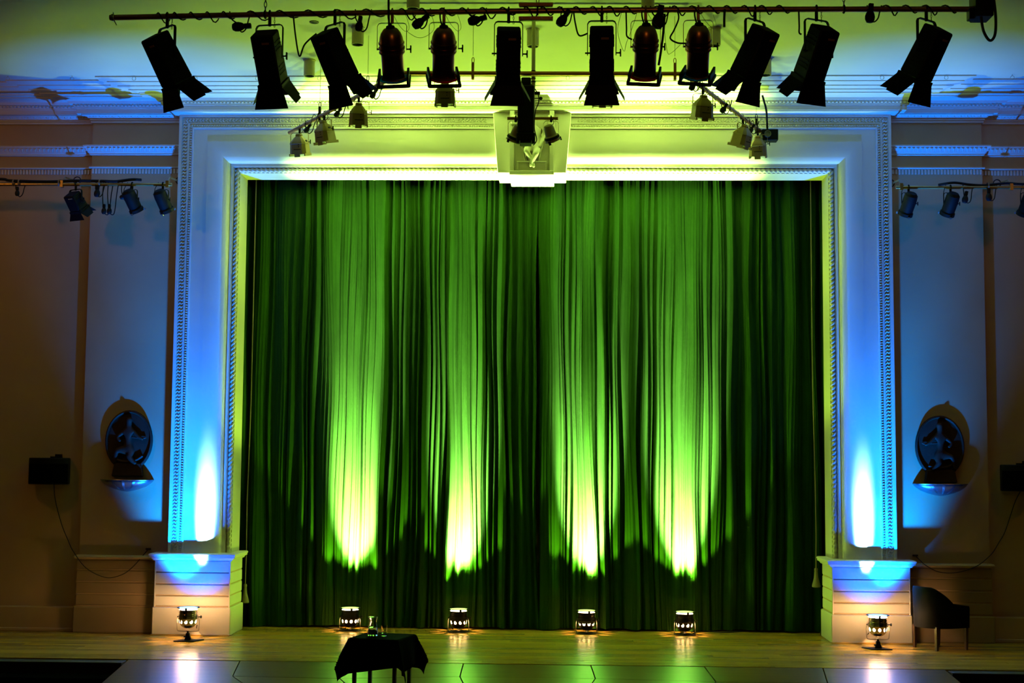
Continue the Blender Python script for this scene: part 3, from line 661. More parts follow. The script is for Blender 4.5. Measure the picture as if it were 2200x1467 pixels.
def par_can(px, label, gel, lean, tilt=33):
    p = fbp(px); t = thing('par_can', label, 'spotlight', p, 0, 'copper-coloured lamp cans on the front bar')
    tl = math.radians(tilt); pan = math.asin(max(-1, min(1, math.tan(math.radians(lean)) / math.tan(tl))))
    Mp = RZ(-pan); piv = -.345; Mb = Mp @ T(0, 0, piv) @ RX(tl) @ SC(1.07, 1.07, 1.12)
    link('hook_clamp', cached('pccl', clamp_mesh(COPPER, drop=.095)), t)
    link('yoke', cached('pcyk', yoke_mesh(.135, -.1, piv - .01, STEEL, .018, .006)), t)
    def body():
        pr = [(.001, .185), (.03, .183), (.062, .166), (.086, .135), (.099, .10), (.106, .06), (.112, .058), (.112, .045), (.105, .042), (.106, .02), (.114, .018), (.114, .004), (.106, .0), (.108, -.015), (.112, -.018), (.112, -.028), (.099, -.034), (.096, -.06), (.096, -.235), (.104, -.24), (.112, -.262), (.106, -.262), (.09, -.235), (.09, -.06)]
        return MB().lathe(pr, 36, cap=False).mesh('housing', CHROMEW, ang=30)
    link('housing', cached('pcb', body), t, Mb)
    link('rear_cap', cached('pcc', lambda: MB().lathe([(.04, .176), (.036, .192), (.016, .20), (.012, .215)], 16).mesh('rear_cap', BLACK)), t, Mb)
    link('tilt_knob', cached('pck', knob_mesh(BLACK)), t, T(.135, 0, piv)); link('pivot_bolt', cached('pcp', lambda: MB().lathe([(.009, 0), (.009, .04)], 8, RY(-PI / 2)).mesh('pivot_bolt', BLACK)), t, T(-.1, 0, piv))
    def holder():
        mb = MB(); a = .135
        for s in (-1, 1): mb.box(-a, a, s * a - .01, s * a + .01, -.29, -.262); mb.box(s * a - .01, s * a + .01, -a, a, -.29, -.262)
        mb.box(-a, -a + .02, -a, a, -.262, -.20); mb.box(a - .02, a, -a, a, -.262, -.20)
        return mb.mesh('colour_frame', BLACK, bevel=.002)
    link('colour_frame', cached('pch', holder), t, Mb @ RZ(rnd.uniform(-.25, .25)))
    link('colour_gel', cached('pcg' + gel.name, lambda: MB().lathe([(.112, -.244), (.130, -.244), (.132, -.252), (.112, -.258)], 28, cap=False).mesh('colour_gel', gel)), t, Mb)
    link('safety_wire', cached('pcw', lambda: MB().tube(spl([(.0, -.02, 0), (.06, -.05, -.12), (.13, -.07, -.2), (.16, -.03, -.15), (.12, 0, -.02), (.05, 0, .03)], 6), .002, 5).mesh('safety_wire', STEEL)), t)
    MB().tube(spl([(-.03, 0, .03), (-.035, -.02, -.05), (-.02, -.02, -.12), (0, -.03, -.155)], 5), .008, 6).build('cable', RUBBER, t)
par_can(843, 'leftmost of the four copper-coloured lamp cans, with a blue filter', GELB, 1)
par_can(954, 'second copper-coloured lamp can from the left, with a bright red filter', GELR, -3, 35)
par_can(1387, 'third copper-coloured lamp can from the left, with a dark red filter', GELR, 0)
par_can(1500, 'rightmost of the four copper-coloured lamp cans, with a blue filter', GELB, 1)
# --- black equipment box at the right end of the long pipe
q = fbp(2108); eb = thing('equipment_box', 'black box with a hanging cable loop at the right end of the long pipe', 'box', q)
MB().box(-.075, .085, -.1, .12, -.09, .22).build('case', BLACK, eb, bevel=.008); MB().box(-.12, -.07, -.05, .05, -.1, .0).build('bracket', BLACK, eb, bevel=.006)
MB().tube(spl([(-.02, -.06, -.08), (.0, -.06, -.22), (.05, -.07, -.31), (.1, -.06, -.26), (.115, -.05, -.1), (.1, -.05, .08)], 6), .013, 7).build('cable_loop', RUBBER, eb)
# --- plugs dangling from the long pipe
def plug(px, dx, dz, rz, label, big=1., p=None, grp='cable plugs along the front bar'):
    p = p or fbp(px); t = thing('cable_plug', label, 'plug', p, 0, grp)
    c = Vector((dx, -.02, dz)); M = T(*c) @ RY(rz)
    MB().lathe([(.012, .075), (.02, .06), (.038, .03), (.046, .0), (.044, -.03), (.03, -.055), (.012, -.06)], 12, M @ SC(big, .8 * big, big)).build('plug_body', RUBBER, t)
    MB().box(-.022 * big, .022 * big, -.02, .02, .055 * big, .12 * big, M).build('socket', BLACK, t, bevel=.004)
    MB().tube(spl([Vector((-.02, 0, .034)), Vector((dx * .4 - .02, -.03, dz * .4)), c + Vector((-.01, 0, .03)), c, c + Vector((.03, 0, -.05)), c + Vector((.07, 0, -.02)), Vector((dx + .09, -.01, dz * .4)), Vector((dx + .11, 0, .034))], 6), .0065, 6).build('cable', RUBBER, t)
plug(498, .07, -.115, 1.5, 'black plug and socket lying sideways between the first two left spotlights')
plug(768, .02, -.13, .15, 'black plug hanging straight beside the leftmost downlight', .8)
plug(890, .04, -.11, .9, 'round black plug between the first two copper-coloured cans')
plug(1010, .04, -.09, 1.3, 'black plug with looped leads left of the spotlight at the central pole')
plug(1212, -.02, -.10, .6, 'black plug and socket right of the copper joint plate')
plug(1402, .05, -.11, .2, 'large black plug above the third copper-coloured can', 1.25)
plug(1868, .0, -.075, .1, 'round black plug between the last two spotlights on the right')
# --- cables wound round the long pipe
def wind(pa, pb, turns, amp, label):
    a, b = fbp(pa), fbp(pb); N = turns * 10; pts = []
    for i in range(N + 1):
        k = i / N; x = a.x + (b.x - a.x) * k; th = 2 * PI * turns * k
        rr = R_BAR + .009 + amp * max(0, math.sin(k * PI * 3.3)) ** 2
        pts.append((x, FBY + (R_BAR + .01) * math.cos(th), fbz(x) + (rr if math.sin(th) < 0 else R_BAR + .009) * math.sin(th)))
    tag(MB().tube(pts, .0065, 6).build('wound_cable', RUBBER), label, 'cable', 'cables wound round the front bar')
wind(330, 505, 5, .03, 'black cable wound round the pipe at its left end')
wind(520, 830, 5, .02, 'black cable wound round the pipe between the left spotlights and the cans')
wind(850, 1110, 6, .04, 'black cable wound round the pipe above the two left copper-coloured cans')
wind(1120, 1370, 7, .035, 'black cable wound round the pipe at the copper joint plate')
wind(1400, 1700, 8, .035, 'black cable wound round the pipe above the right copper-coloured cans')
wind(1890, 2060, 4, .03, 'black cable wound round the pipe at its right end')
def drop(pts, label, r=.008): return tag(MB().tube(spl(pts, 7), r, 6).build('hanging_cable', RUBBER), label, 'cable', 'loose cables hanging from the front bar')
Yd = FBY - .03
drop([fbp(630), at(634, 70, Y=Yd), at(640, 110, Y=Yd), at(645, 120, Y=Yd), at(655, 95, Y=Yd), at(680, 72, Y=Yd)], 'slack black cable dipping between the second and third spotlights')
drop([fbp(1232), at(1236, 50, Y=Yd), at(1244, 76, Y=Yd), at(1262, 72, Y=Yd)], 'short black lead reaching the fifth barn door spotlight')
drop([fbp(1345), at(1346, 60, Y=Yd), at(1347, 78, Y=Yd), at(1358, 85, Y=Yd)], 'black lead curving to the third copper-coloured can')
drop([fbp(1455), at(1458, 40, Y=Yd), at(1448, 65, Y=Yd), at(1440, 82, Y=Yd), at(1455, 92, Y=Yd), at(1474, 93, Y=Yd)], 'black lead curving to the rightmost copper-coloured can')
drop([at(1428, 30, Y=Yd), at(1425, 70, Y=Yd), at(1420, 110, Y=Yd), at(1415, 140, Y=Yd)], 'thick black strap hanging beside the third copper-coloured can', .012)
drop([at(1557, 20, Y=Yd), at(1556, 40, Y=Yd), at(1556, 58, Y=Yd)], 'short black strap end hanging from the pipe', .012)
drop([fbp(1716), at(1717, 55, Y=Yd), at(1717, 70, Y=Yd), at(1722, 74, Y=Yd)], 'black lead dropping to the second spotlight from the right')
drop([at(835, -4, Y=Yd), at(835, 20, Y=Yd), at(836, 56, Y=Yd)], 'thick black cable coming from above to the leftmost copper-coloured can', .011)
def thin_loop(pts, label): tag(MB().tube(spl(pts, 8), .0022, 5).build('safety_wire', STEEL), label, 'wire', 'safety wires hanging from the front bar')
thin_loop([fbp(925), at(933, 60, Y=Yd), at(915, 78, Y=Yd), at(895, 80, Y=Yd), at(872, 66, Y=Yd)], 'thin wire loop between the first two copper-coloured cans')
thin_loop([fbp(1337), at(1327, 60, Y=Yd), at(1332, 90, Y=Yd), at(1341, 110, Y=Yd), at(1346, 92, Y=Yd), at(1360, 55, Y=Yd), fbp(1370)], 'thin wire loop left of the third copper-coloured can')
thin_loop([fbp(1425), at(1428, 70, Y=Yd), at(1434, 112, Y=Yd), at(1442, 114, Y=Yd), at(1462, 96, Y=Yd)], 'thin wire loop left of the rightmost copper-coloured can')

# ================================================================== U-SHAPED REAR BAR
UZ = 6.68
CL, CR = at(861, 157, Z=UZ), at(1471, 159, Z=UZ); EL, ER = at(622, 285, Z=UZ), at(1634, 282, Z=UZ)
ub = thing('rear_lighting_bar', 'brown three-sided pipe hanging behind the front row, its arms slanting to the wall', 'lighting bar', (0, CL.y, UZ))
o_ = Vector((0, CL.y, UZ))
MB().tube([CL - o_, CR - o_], .026, 12).build('cross_pipe', COPPER, ub)
MB().tube([CL - o_, EL - o_], .0265, 12).build('side_pipe', COPPER, ub); MB().tube([CR - o_, ER - o_], .0265, 12).build('side_pipe', COPPER, ub)
for c in (CL, CR): MB().ball(tuple(c - o_), .042, 12, 8).build('corner_joint', BLACK, ub)
def on(A, B, px):
    lo, hi = 0., 1.
    def sx(p): d = p - CAM; return 1100 + FPX * d.dot(_r2) / d.dot(_f)
    for _ in range(40):
        m = (lo + hi) / 2
        if (sx(A + (B - A) * m) < px) == (sx(B) > sx(A)): lo = m
        else: hi = m
    return A + (B - A) * lo
for p, nm in ((on(CL, CR, 1016), 0), (on(CL, EL, 790), 1), (on(CL, EL, 687), 1), (on(CR, ER, 1625), 1), (on(CL, CR, 1450), 0)):
    q = p - o_
    MB().tube([q + Vector((0, 0, .2)), q + Vector((0, 0, CZ - UZ))], .0035, 5).build('suspension_wire', STEEL, ub)
    MB().box(q.x - .015, q.x + .015, q.y - .03, q.y + .03, q.z - .07, q.z + .12).tube([(q.x + .014 * math.cos(a), q.y, q.z + .15 + .032 * math.sin(a)) for a in [2 * PI * k / 12 for k in range(12)]], .005, 5, closed=True).build('hanger', COPPER if not nm else BLACK, ub)
def baby(px, A, B, label, lean=0, tilt=14, yaw=0, drop=.075):
    p = on(A, B, px); t = thing('small_fresnel_spotlight', label, 'spotlight', p, 0, 'small cream spotlights on the rear bar')
    tl = math.radians(tilt); pan = math.asin(max(-1, min(1, math.tan(math.radians(lean)) / math.tan(tl)))) + yaw
    piv = -.20; Mp = RZ(-pan); Mb = Mp @ T(0, 0, piv) @ RX(tl) @ SC(1.1, 1.1, 1.12)
    link('hook_clamp', cached('bbc', clamp_mesh(BLACK, drop=.07)), t); link('yoke', cached('bby', yoke_mesh(.124, -.075, piv - .01, CREAMF, .016, .005)), t, Mp)
    def body():
        mb = MB(); a = .095
        sec = [(.028, .10), (.036, .085), (.036, .07), (.06, .045), (a, 0), (a * 1.05, -.015), (a, -.02), (a * 1.08, -.13), (a * 1.08, -.135)]
        vs = []
        for r, z in sec:
            c = r * .35
            vs += [(-r, -r + c, z), (-r + c, -r, z), (r - c, -r, z), (r, -r + c, z), (r, r - c, z), (r - c, r, z), (-r + c, r, z), (-r, r - c, z)]
        n = len(sec); fs = [(i * 8 + k, i * 8 + (k + 1) % 8, (i + 1) * 8 + (k + 1) % 8, (i + 1) * 8 + k) for i in range(n - 1) for k in range(8)] + [tuple(range(8)), tuple((n - 1) * 8 + k for k in range(8))]
        return mb.add(vs, fs).mesh('housing', CREAMF, ang=25)
    hs = link('housing', cached('bbb', body), t, Mb)
    def fl():
        mb = MB(); a = .102
        mb.box(-a, -a + .014, -a, a, -.16, -.13); mb.box(a - .014, a, -a, a, -.16, -.13); mb.box(-.035, .035, -a, -a + .01, -.17, -.13); mb.box(-a, a, a - .01, a, -.145, -.13)
        return mb.mesh('colour_runner', CREAMF)
    link('colour_runner', cached('bbf', fl), t, Mb)
    link('vent_slots', cached('bbv', lambda: MB().box(-.04, .05, -.101, -.094, -.085, -.078).box(.02, .03, -.101, -.09, -.03, -.022).box(.02, .03, -.101, -.09, -.055, -.047).mesh('vent_slots', BLACK)), hs)
    link('lens', cached('bbl', lambda: MB().lathe([(.001, -.148), (.05, -.143), (.08, -.136)], 18, cap=False).mesh('lens', LENSD)), t, Mb)
    link('tilt_knob', cached('bbk', knob_mesh(BLACK)), t, Mp @ T(.12, 0, piv) @ SC(.8, .8, .8))
    link('pivot_disc', cached('bbd', lambda: MB().lathe([(.028, 0), (.028, .01), (.01, .014)], 16, RY(PI / 2)).mesh('pivot_disc', BLACK)), t, Mp @ T(.09, 0, piv))
    MB().tube(spl([(0, 0, .03), (.05, -.02, -.04), (.02, -.03, -.09), (0, -.0, -.11)], 5), .004, 5).build('cable', RUBBER, t)
baby(644, CL, EL, 'small cream spotlight at the lower end of the left slanting arm', 3)
baby(697, CL, EL, 'middle small cream spotlight on the left slanting arm', 8)
baby(771, CL, EL, 'small cream spotlight highest on the left slanting arm', -2)
baby(957, CL, CR, 'small cream spotlight under the red-filtered can', 0, 10)
baby(1294, CL, CR, 'small cream spotlight half hidden below the right central spotlight', 0, 10)
baby(1510, CR, ER, 'small cream spotlight highest on the right slanting arm', -4)
baby(1596, CR, ER, 'middle small cream spotlight on the right slanting arm, tilted inwards', -14, 18)
baby(1628, CR, ER, 'small cream spotlight at the lower end of the right slanting arm', 3)
def arm_plug(px, A, B, label): plug(0, .0, -.09, .6, label, .75, on(A, B, px), 'cable plugs along the rear bar')
arm_plug(660, CL, EL, 'black plug near the lower end of the left slanting arm'); arm_plug(725, CL, EL, 'black plug between the two upper lamps of the left slanting arm'); arm_plug(802, CL, EL, 'black plug near the top of the left slanting arm')
arm_plug(1487, CR, ER, 'black plug at the top of the right slanting arm'); arm_plug(1553, CR, ER, 'black plug halfway down the right slanting arm'); arm_plug(1612, CR, ER, 'black plug near the lower end of the right slanting arm')
def arm_wind(A, B, label):
    N = 140; d = (B - A); pts = []
    for i in range(N + 1):
        k = i / N; th = 2 * PI * 13 * k; rr = .036 + .05 * max(0, math.sin(k * 17)) ** 3
        pts.append(A + d * k + Vector((.0, rr * math.cos(th), rr * math.sin(th))))
    tag(MB().tube(pts, .005, 5).build('wound_cable', RUBBER), label, 'cable', 'cables wound round the rear bar')
arm_wind(CL + (EL - CL) * .1, CL + (EL - CL) * .85, 'thin black cable coiled along the left slanting arm')
arm_wind(CR + (ER - CR) * .1, ER, 'thin black cable coiled along the right slanting arm')
# junction box at the end of the right arm
p = at(1652, 291, Y=ER.y); jb = thing('junction_box', 'black box with a lens at the end of the right slanting arm', 'box', p)
MB().box(-.10, .11, -.08, .08, -.08, .07).build('case', BLACK, jb, bevel=.008); MB().lathe([(.045, 0), (.045, .03), (.035, .03), (.03, .012)], 20, T(-.03, -.08, 0) @ RX(PI / 2)).build('lens_ring', LENSD, jb)
tag(MB().tube(spl([at(1638, 205, Y=ER.y - .3), at(1646, 235, Y=ER.y - .2), at(1648, 265, Y=ER.y - .1), at(1649, 285, Y=ER.y)], 8), .014, 7).build('hanging_cable', RUBBER), 'thick black cable dropping into the box on the right slanting arm', 'cable')
# --- centre drop pole with a cross bar
PY = CL.y + .12
pt, pb_ = at(1147, 8, Y=PY), at(1147, 262, Y=PY)
cp_ = thing('drop_pole', 'pale vertical pole with a short cross bar hanging before the keystone', 'lighting bar', (pt.x, PY, CZ))
zb = pb_.z - CZ
MB().tube([(0, 0, 0), (0, 0, zb)],   .022, 12).build('pole', PALEP, cp_)
MB().tube([(-.29, 0, zb + .04), (.28, 0, zb + .04)], .018, 10).build('cross_bar', COPPER, cp_)
for z in (-.62, -.66, -.70, -.74): MB().lathe([(.026, z), (.026, z + .014)], 12).build('tape_band', BLACK, cp_)
MB().box(-.05, .05, -.05, .05, -.012, 0).build('ceiling_plate', CREAMF, cp_, bevel=.003)
def small_par(px, py, lean, label):
    p = at(px, 257, Y=PY); p.z = CZ + zb + .04
    t = thing('small_par_lamp', label, 'spotlight', p, 0, 'twin lamps on the central cross bar')
    M = T(0, 0, -.19) @ RY(-math.radians(lean)) @ RX(math.radians(24))
    link('yoke', cached('spy', yoke_mesh(.085, -.03, -.2, PALEP, .014, .005)), t); link('hook_clamp', cached('spc', clamp_mesh(BLACK, r=.018, drop=.03)), t)
    link('housing', cached('spb', lambda: MB().lathe([(.03, .12), (.05, .11), (.06, .06), (.062, .0), (.078, -.015), (.085, -.06), (.092, -.062), (.092, -.07)], 28).mesh('housing', PALEP, ang=30)), t, M)
    link('lens', cached('spl', lambda: MB().lathe([(.001, -.085), (.05, -.08), (.084, -.071)], 24, cap=False).mesh('lens', LENSD)), t, M)
    def clips():
        mb = MB()
        for k in range(3): a = 2 * PI * k / 3 + .5; mb.box(-.012, .012, .085, .10, -.09, -.05, RZ(a))
        mb.lathe([(.082, -.012), (.09, -.03), (.09, -.04)], 28, cap=False); return mb.mesh('lens_ring', BLACK)
    link('lens_ring', cached('spr', clips), t, M); MB().tube(spl([(0, 0, .02), (.03, -.03, -.05), (0, -.03, -.1)], 4), .004, 5).build('cable', RUBBER, t)
small_par(1108, 285, -22, 'left of the twin pale lamps before the keystone')
small_par(1184, 285, 20, 'right of the twin pale lamps before the keystone')
p = at(1130, 257, Y=PY - .12); p.z = CZ + zb + .04
t = thing('profile_spotlight', 'tall black profile spotlight hanging upright before the carved figure', 'spotlight', p)
MB().box(-.092, .092, -.09, .09, -.21, .33).build('housing', BLACK, t, bevel=.012); MB().box(-.055, .055, -.05, .05, .33, .43).build('lamp_cap', BLACK, t, bevel=.014, seg=2); MB().box(-.105, .105, -.1, .1, -.30, -.21).build('gate', BLACK, t, bevel=.01)
MB().box(-.10, -.07, -.09, -.06, -.33, -.30).box(.07, .10, -.09, -.06, -.33, -.30).box(-.06, .06, -.09, .09, -.325, -.30).build('gel_runner', BLACK, t)
for s in (-1, 1):
    MB().tube([(s * .09, 0, .2), (s * .16, 0, .2)], .006, 6).ball((s * .165, 0, .2), .02, 8, 6).build('shutter_handle', BLACK, t); MB().box(s * .125 - .03, s * .125 + .03, -.015, .015, .24, .275).build('yoke_end', BLACK, t, bevel=.004)
MB().box(-.012, .012, .08, .12, -.02, .05).build('hook_clamp', BLACK, t)
tag(MB().tube(spl([at(1136, 175, Y=PY), at(1155, 200, Y=PY - .1), at(1157, 220, Y=PY - .1), at(1150, 240, Y=PY - .08), at(1148, 275, Y=PY - .1), at(1153, 300, Y=PY - .1), at(1146, 312, Y=PY - .12)], 8), .006, 6).build('hanging_cable', RUBBER), 'black cable looping round the black profile spotlight', 'cable')

# ================================================================== SIDE WALL BARS
def side_bar(x0, x1, Y, z, label, brk):
    t = thing('wall_lighting_bar', label, 'lighting bar', (0, Y, z))
    MB().tube([(x0, 0, 0), (x1, 0, 0)], .022, 12).build('pipe', BRASSP, t)
    for x in brk:
        MB().tube([(x, 0, .02), (x, .12, .12), (x, YS - Y, .16)], .012, 6).box(x - .02, x + .02, -.03, .03, -.04, .05).build('bracket', BRASSP, t)
        MB().tube([(x + .05 * math.cos(a), YS - Y - .02, .17 + .05 * math.sin(a)) for a in [2 * PI * k / 14 for k in range(14)]], .008, 6, closed=True).build('eye_bolt', BRONZE, t)
    return t
LBY = -.45
zl = at(200, 394, Y=LBY).z
side_bar(-8.6, -4.81, LBY, at(330, 396.5, Y=LBY).z, 'brass-coloured lighting pipe on the left side wall', (-4.87, -6.3))
side_bar(4.80, 8.6, LBY, at(1980, 402.5, Y=LBY).z, 'brass-coloured lighting pipe on the right side wall', (4.87, 6.3))
zL, zR = at(330, 396.5, Y=LBY).z, at(1980, 402.5, Y=LBY).z
def wall_par(px, z, lean, label, yaw=0, tilt=35):
    p = at(px, 400, Y=LBY); p.z = z
    t = thing('black_par_can', label, 'spotlight', p, 0, 'black lamp cans on the side wall pipes')
    tl = math.radians(tilt); pan = math.asin(max(-1, min(1, math.tan(math.radians(lean)) / math.tan(tl)))); Mp = RZ(-pan); piv = -.21; Mb = Mp @ T(0, 0, piv) @ RX(tl - PI * .0)
    link('hook_clamp', cached('wpc', clamp_mesh(BLACK, r=.022, drop=.07)), t); link('yoke', cached('wpy', yoke_mesh(.105, -.075, piv - .01, BLACK, .016, .006)), t, Mp)
    link('housing', cached('wpb', lambda: MB().lathe([(.03, .15), (.06, .145), (.085, .115), (.09, .05), (.088, .0), (.086, -.12), (.098, -.13), (.1, -.17), (.09, -.17)], 28).mesh('housing', BLACK, ang=30)), t, Mb)
    def clips():
        mb = MB()
        for k in range(3): a = 2 * PI * k / 3 + PI; mb.box(-.012, .012, .095, .118, -.178, -.155, RZ(a))
        return mb.mesh('gel_clip', STEEL)
    link('gel_clip', cached('wpk', clips), t, Mb); link('lens', cached('wpl', lambda: MB().lathe([(.001, -.16), (.05, -.165), (.088, -.171)], 20, cap=False).mesh('lens', LENSD)), t, Mb)
    link('tilt_knob', cached('wpn', knob_mesh(BLACK)), t, Mp @ T(.105, 0, piv) @ SC(.7, .7, .7))
    MB().tube(spl([(-.06, 0, .03), (-.1, -.03, -.08), (-.09, -.03, -.2), (-.03, -.02, -.12)], 5), .005, 5).build('cable', RUBBER, t)
wall_par(284, zL, 20, 'left one of two black lamp cans on the left wall pipe')
wall_par(350, zL, 18, 'black lamp can nearest the frame on the left wall pipe')
wall_par(1952, zR, -12, 'black lamp can nearest the frame on the right wall pipe')
wall_par(2042, zR, -12, 'middle black lamp can on the right wall pipe')
wall_par(2207, zR, -12, 'black lamp can cut by the right edge of the picture')
p = at(163, 400, Y=LBY); p.z = zL
barn_spot(0, 20, 'small black barn door spotlight on the left wall pipe', tilt=38, angs=(20, 25, 30, 30), size=.56, p=p, group='wall pipe spotlights', bw=.09, drop=.07, L=.115, chain=False, key='wb')
tag(MB().tube(spl([(-8.4, LBY - .02, zL + .06), (-7.2, LBY - .02, zL + .07), (-7.0, LBY - .01, zL + .05), (-6.5, LBY, zL + .038), (-6.1, LBY - .01, zL + .05), (-5.75, LBY - .01, zL + .045), (-5.55, LBY - .02, zL + .04), (-5.35, LBY - .02, zL + .065), (-5.22, LBY - .02, zL + .06)], 8), .02, 7).build('cable_bundle', RUBBER), 'thick black cable bundle taped along the left wall pipe', 'cable')
tag(MB().tube(spl([(5.35, LBY - .02, zR + .03), (5.55, LBY - .02, zR + .06), (5.75, LBY, zR + .04), (5.95, LBY, zR + .03), (6.25, LBY - .01, zR + .055), (6.6, LBY - .02, zR + .04), (8.3, LBY - .01, zR + .05)], 8), .017, 7).build('cable_bundle', RUBBER), 'thick black cable bundle taped along the right wall pipe', 'cable')
for k, (px, z, lb) in enumerate(((30, zL, 'pale tape tie nearest the left picture edge on the left wall pipe'), (42, zL, 'second pale tape tie on the left wall pipe'), (128, zL, 'pale tape tie left of the small barn door spotlight'), (215, zL, 'pale tape tie at the end of the left cable bundle'), (2122, zR, 'pale tape tie on the right wall pipe'))):
    p = at(px, 395, Y=LBY); tag(MB().lathe([(.045, -.01), (.045, .01)], 12, T(p.x, LBY - .005, z + .02) @ RY(PI / 2), cap=False).build('tape_tie', TAPE), lb, 'tape', 'tape ties on the wall pipes')
def wplug(px, z, dx, dz, rz, label, big=.9): 
    p = at(px, 396, Y=LBY); p.z = z; plug(0, dx, dz, rz, label, big, p, 'cable plugs on the wall pipes')
wplug(39, zL, 0, -.12, 0, 'narrow black plug hanging near the left picture edge', .7)
wplug(210, zL, 0, -.12, .1, 'black plug hanging right of the small barn door spotlight')
wplug(226, zL, 0, -.36, 0, 'lower left one of two black plugs hanging on long leads', .75); wplug(236, zL, 0.01, -.36, 0, 'lower right one of two black plugs hanging on long leads', .75)
wplug(266, zL, 0, -.17, 1.2, 'black plug beside the left one of two black lamp cans', .75)
wplug(2072, zR, 0, -.16, .2, 'black plug right of the middle black lamp can on the right wall'); wplug(2123, zR, 0, -.13, 0, 'black plug hanging alone on the right wall pipe')

# ================================================================== WALL FITTINGS
def plaque(px, s, label):
    c = at(px, 950, Y=YS - .02) if s < 0 else at(px, 957, Y=YS - .02)
    t = thing('oval_relief_plaque', label, 'plaque', (c.x, YS, 2.12), 0, 'bronze oval relief plaques')
    prof_ = [(1.0, 0), (1.0, -.03), (.985, -.05), (.94, -.055), (.91, -.04), (.9, -.025), (.5, -.028), (.02, -.03)]
    mb = MB(); n = 40; vs, fs = [], []
    for r, y in prof_:
        for k in range(n): a = 2 * PI * k / n; vs.append((.325 * r * math.cos(a), y, .455 + .415 * r * math.sin(a)))
    for i in range(len(prof_) - 1):
        for k in range(n): k2 = (k + 1) % n; fs.append((i * n + k, i * n + k2, (i + 1) * n + k2, (i + 1) * n + k))
    fs.append(tuple((len(prof_) - 1) * n + k for k in range(n))); mb.add(vs, fs).build('oval_plate', BRONZE, t, ang=40)
    MB().add([(-.215, 0, -.03), (.215, 0, -.03), (.19, 0, .15), (-.19, 0, .15), (-.215, -.075, -.03), (.215, -.075, -.03), (.185, -.06, .15), (-.185, -.06, .15)],
             [(0, 1, 2, 3), (4, 5, 6, 7), (0, 1, 5, 4), (1, 2, 6, 5), (2, 3, 7, 6), (3, 0, 4, 7)]).build('foot_block', BRONZE, t, bevel=.012)
    f = s
    pts = [(0, -.03, .33, .06), (.0, -.04, .47, .05), (0, -.045, .58, .06), (.0, -.05, .66, .028), (-.01 * f, -.06, .735, .05), (-.01 * f, -.06, .775, .035),
           (.075 * f, -.05, .57, .03), (.15 * f, -.06, .50, .024), (.10 * f, -.07, .44, .02), (-.075 * f, -.05, .58, .03), (-.15 * f, -.06, .50, .025), (-.21 * f, -.06, .47, .018),
           (.06 * f, -.05, .31, .055), (.15 * f, -.07, .33, .042), (.17 * f, -.06, .22, .03), (.19 * f, -.06, .15, .02), (-.05 * f, -.05, .30, .055), (-.02 * f, -.08, .24, .042), (-.08 * f, -.07, .17, .03), (-.12 * f, -.07, .14, .02)]
    skin_fig('relief_figure', pts, [(0, 1), (1, 2), (2, 3), (3, 4), (4, 5), (2, 6), (6, 7), (7, 8), (2, 9), (9, 10), (10, 11), (0, 12), (12, 13), (13, 14), (14, 15), (0, 16), (16, 17), (17, 18), (18, 19)], BRONZE, t)
    MB().tube(spl([(-.24 * f, -.045, .50), (-.2 * f, -.05, .49), (-.05 * f, -.06, .5)], 4), .012, 6).tube(spl([(-.16, -.045, .2), (-.05, -.05, .17), (.1, -.05, .19), (.2, -.045, .25)], 4), .02, 6).build('relief_ornament', BRONZE, t)
plaque(277, -1, 'dark bronze oval relief plaque on the left wall strip'); plaque(2019, 1, 'dark bronze oval relief plaque on the right wall strip')
def sconce(px, py, label):
    c = at(px, py, Y=YS - .1); t = thing('wall_uplighter', label, 'wall light', (c.x, YS, c.z), 0, 'bowl wall lights under the plaques')
    mb = MB(); n = 28; vs, fs = [], []
    rows = [(0, .36, .20), (-.02, .352, .20), (-.05, .32, .185), (-.09, .26, .155), (-.125, .17, .11), (-.15, .075, .06), (-.158, .02, .03)]
    for z, rx, ry in rows:
        for k in range(n + 1): a = PI * k / n; vs.append((rx * math.cos(a), -ry * math.sin(a), z))
    m = n + 1; fs = [(i * m + k, i * m + k + 1, (i + 1) * m + k + 1, (i + 1) * m + k) for i in range(len(rows) - 1) for k in range(n)]
    mb.add(vs, fs).build('bowl', SCONCE, t, ang=60)
    for g in (-.42, 0, .42):
        for q in (-.035, 0, .035):
            a = PI / 2 + g + q; MB().tube([((rx + .004) * math.cos(a), -(ry + .004) * math.sin(a), z) for z, rx, ry in rows[:5]], .004, 5).build('rib', SCONCE, t)
    mb = MB().tube([(.36 * math.cos(PI * k / n), -.2 * math.sin(PI * k / n), .0) for k in range(n + 1)], .008, 6); mb.build('rim', SCONCE, t)
    MB().box(-.1, .1, -.02, 0, -.12, -.02).build('wall_plate', SCONCE, t, bevel=.005)
sconce(269, 1031, 'polished half-bowl wall light below the left plaque'); sconce(2024, 1040, 'polished half-bowl wall light below the right plaque')
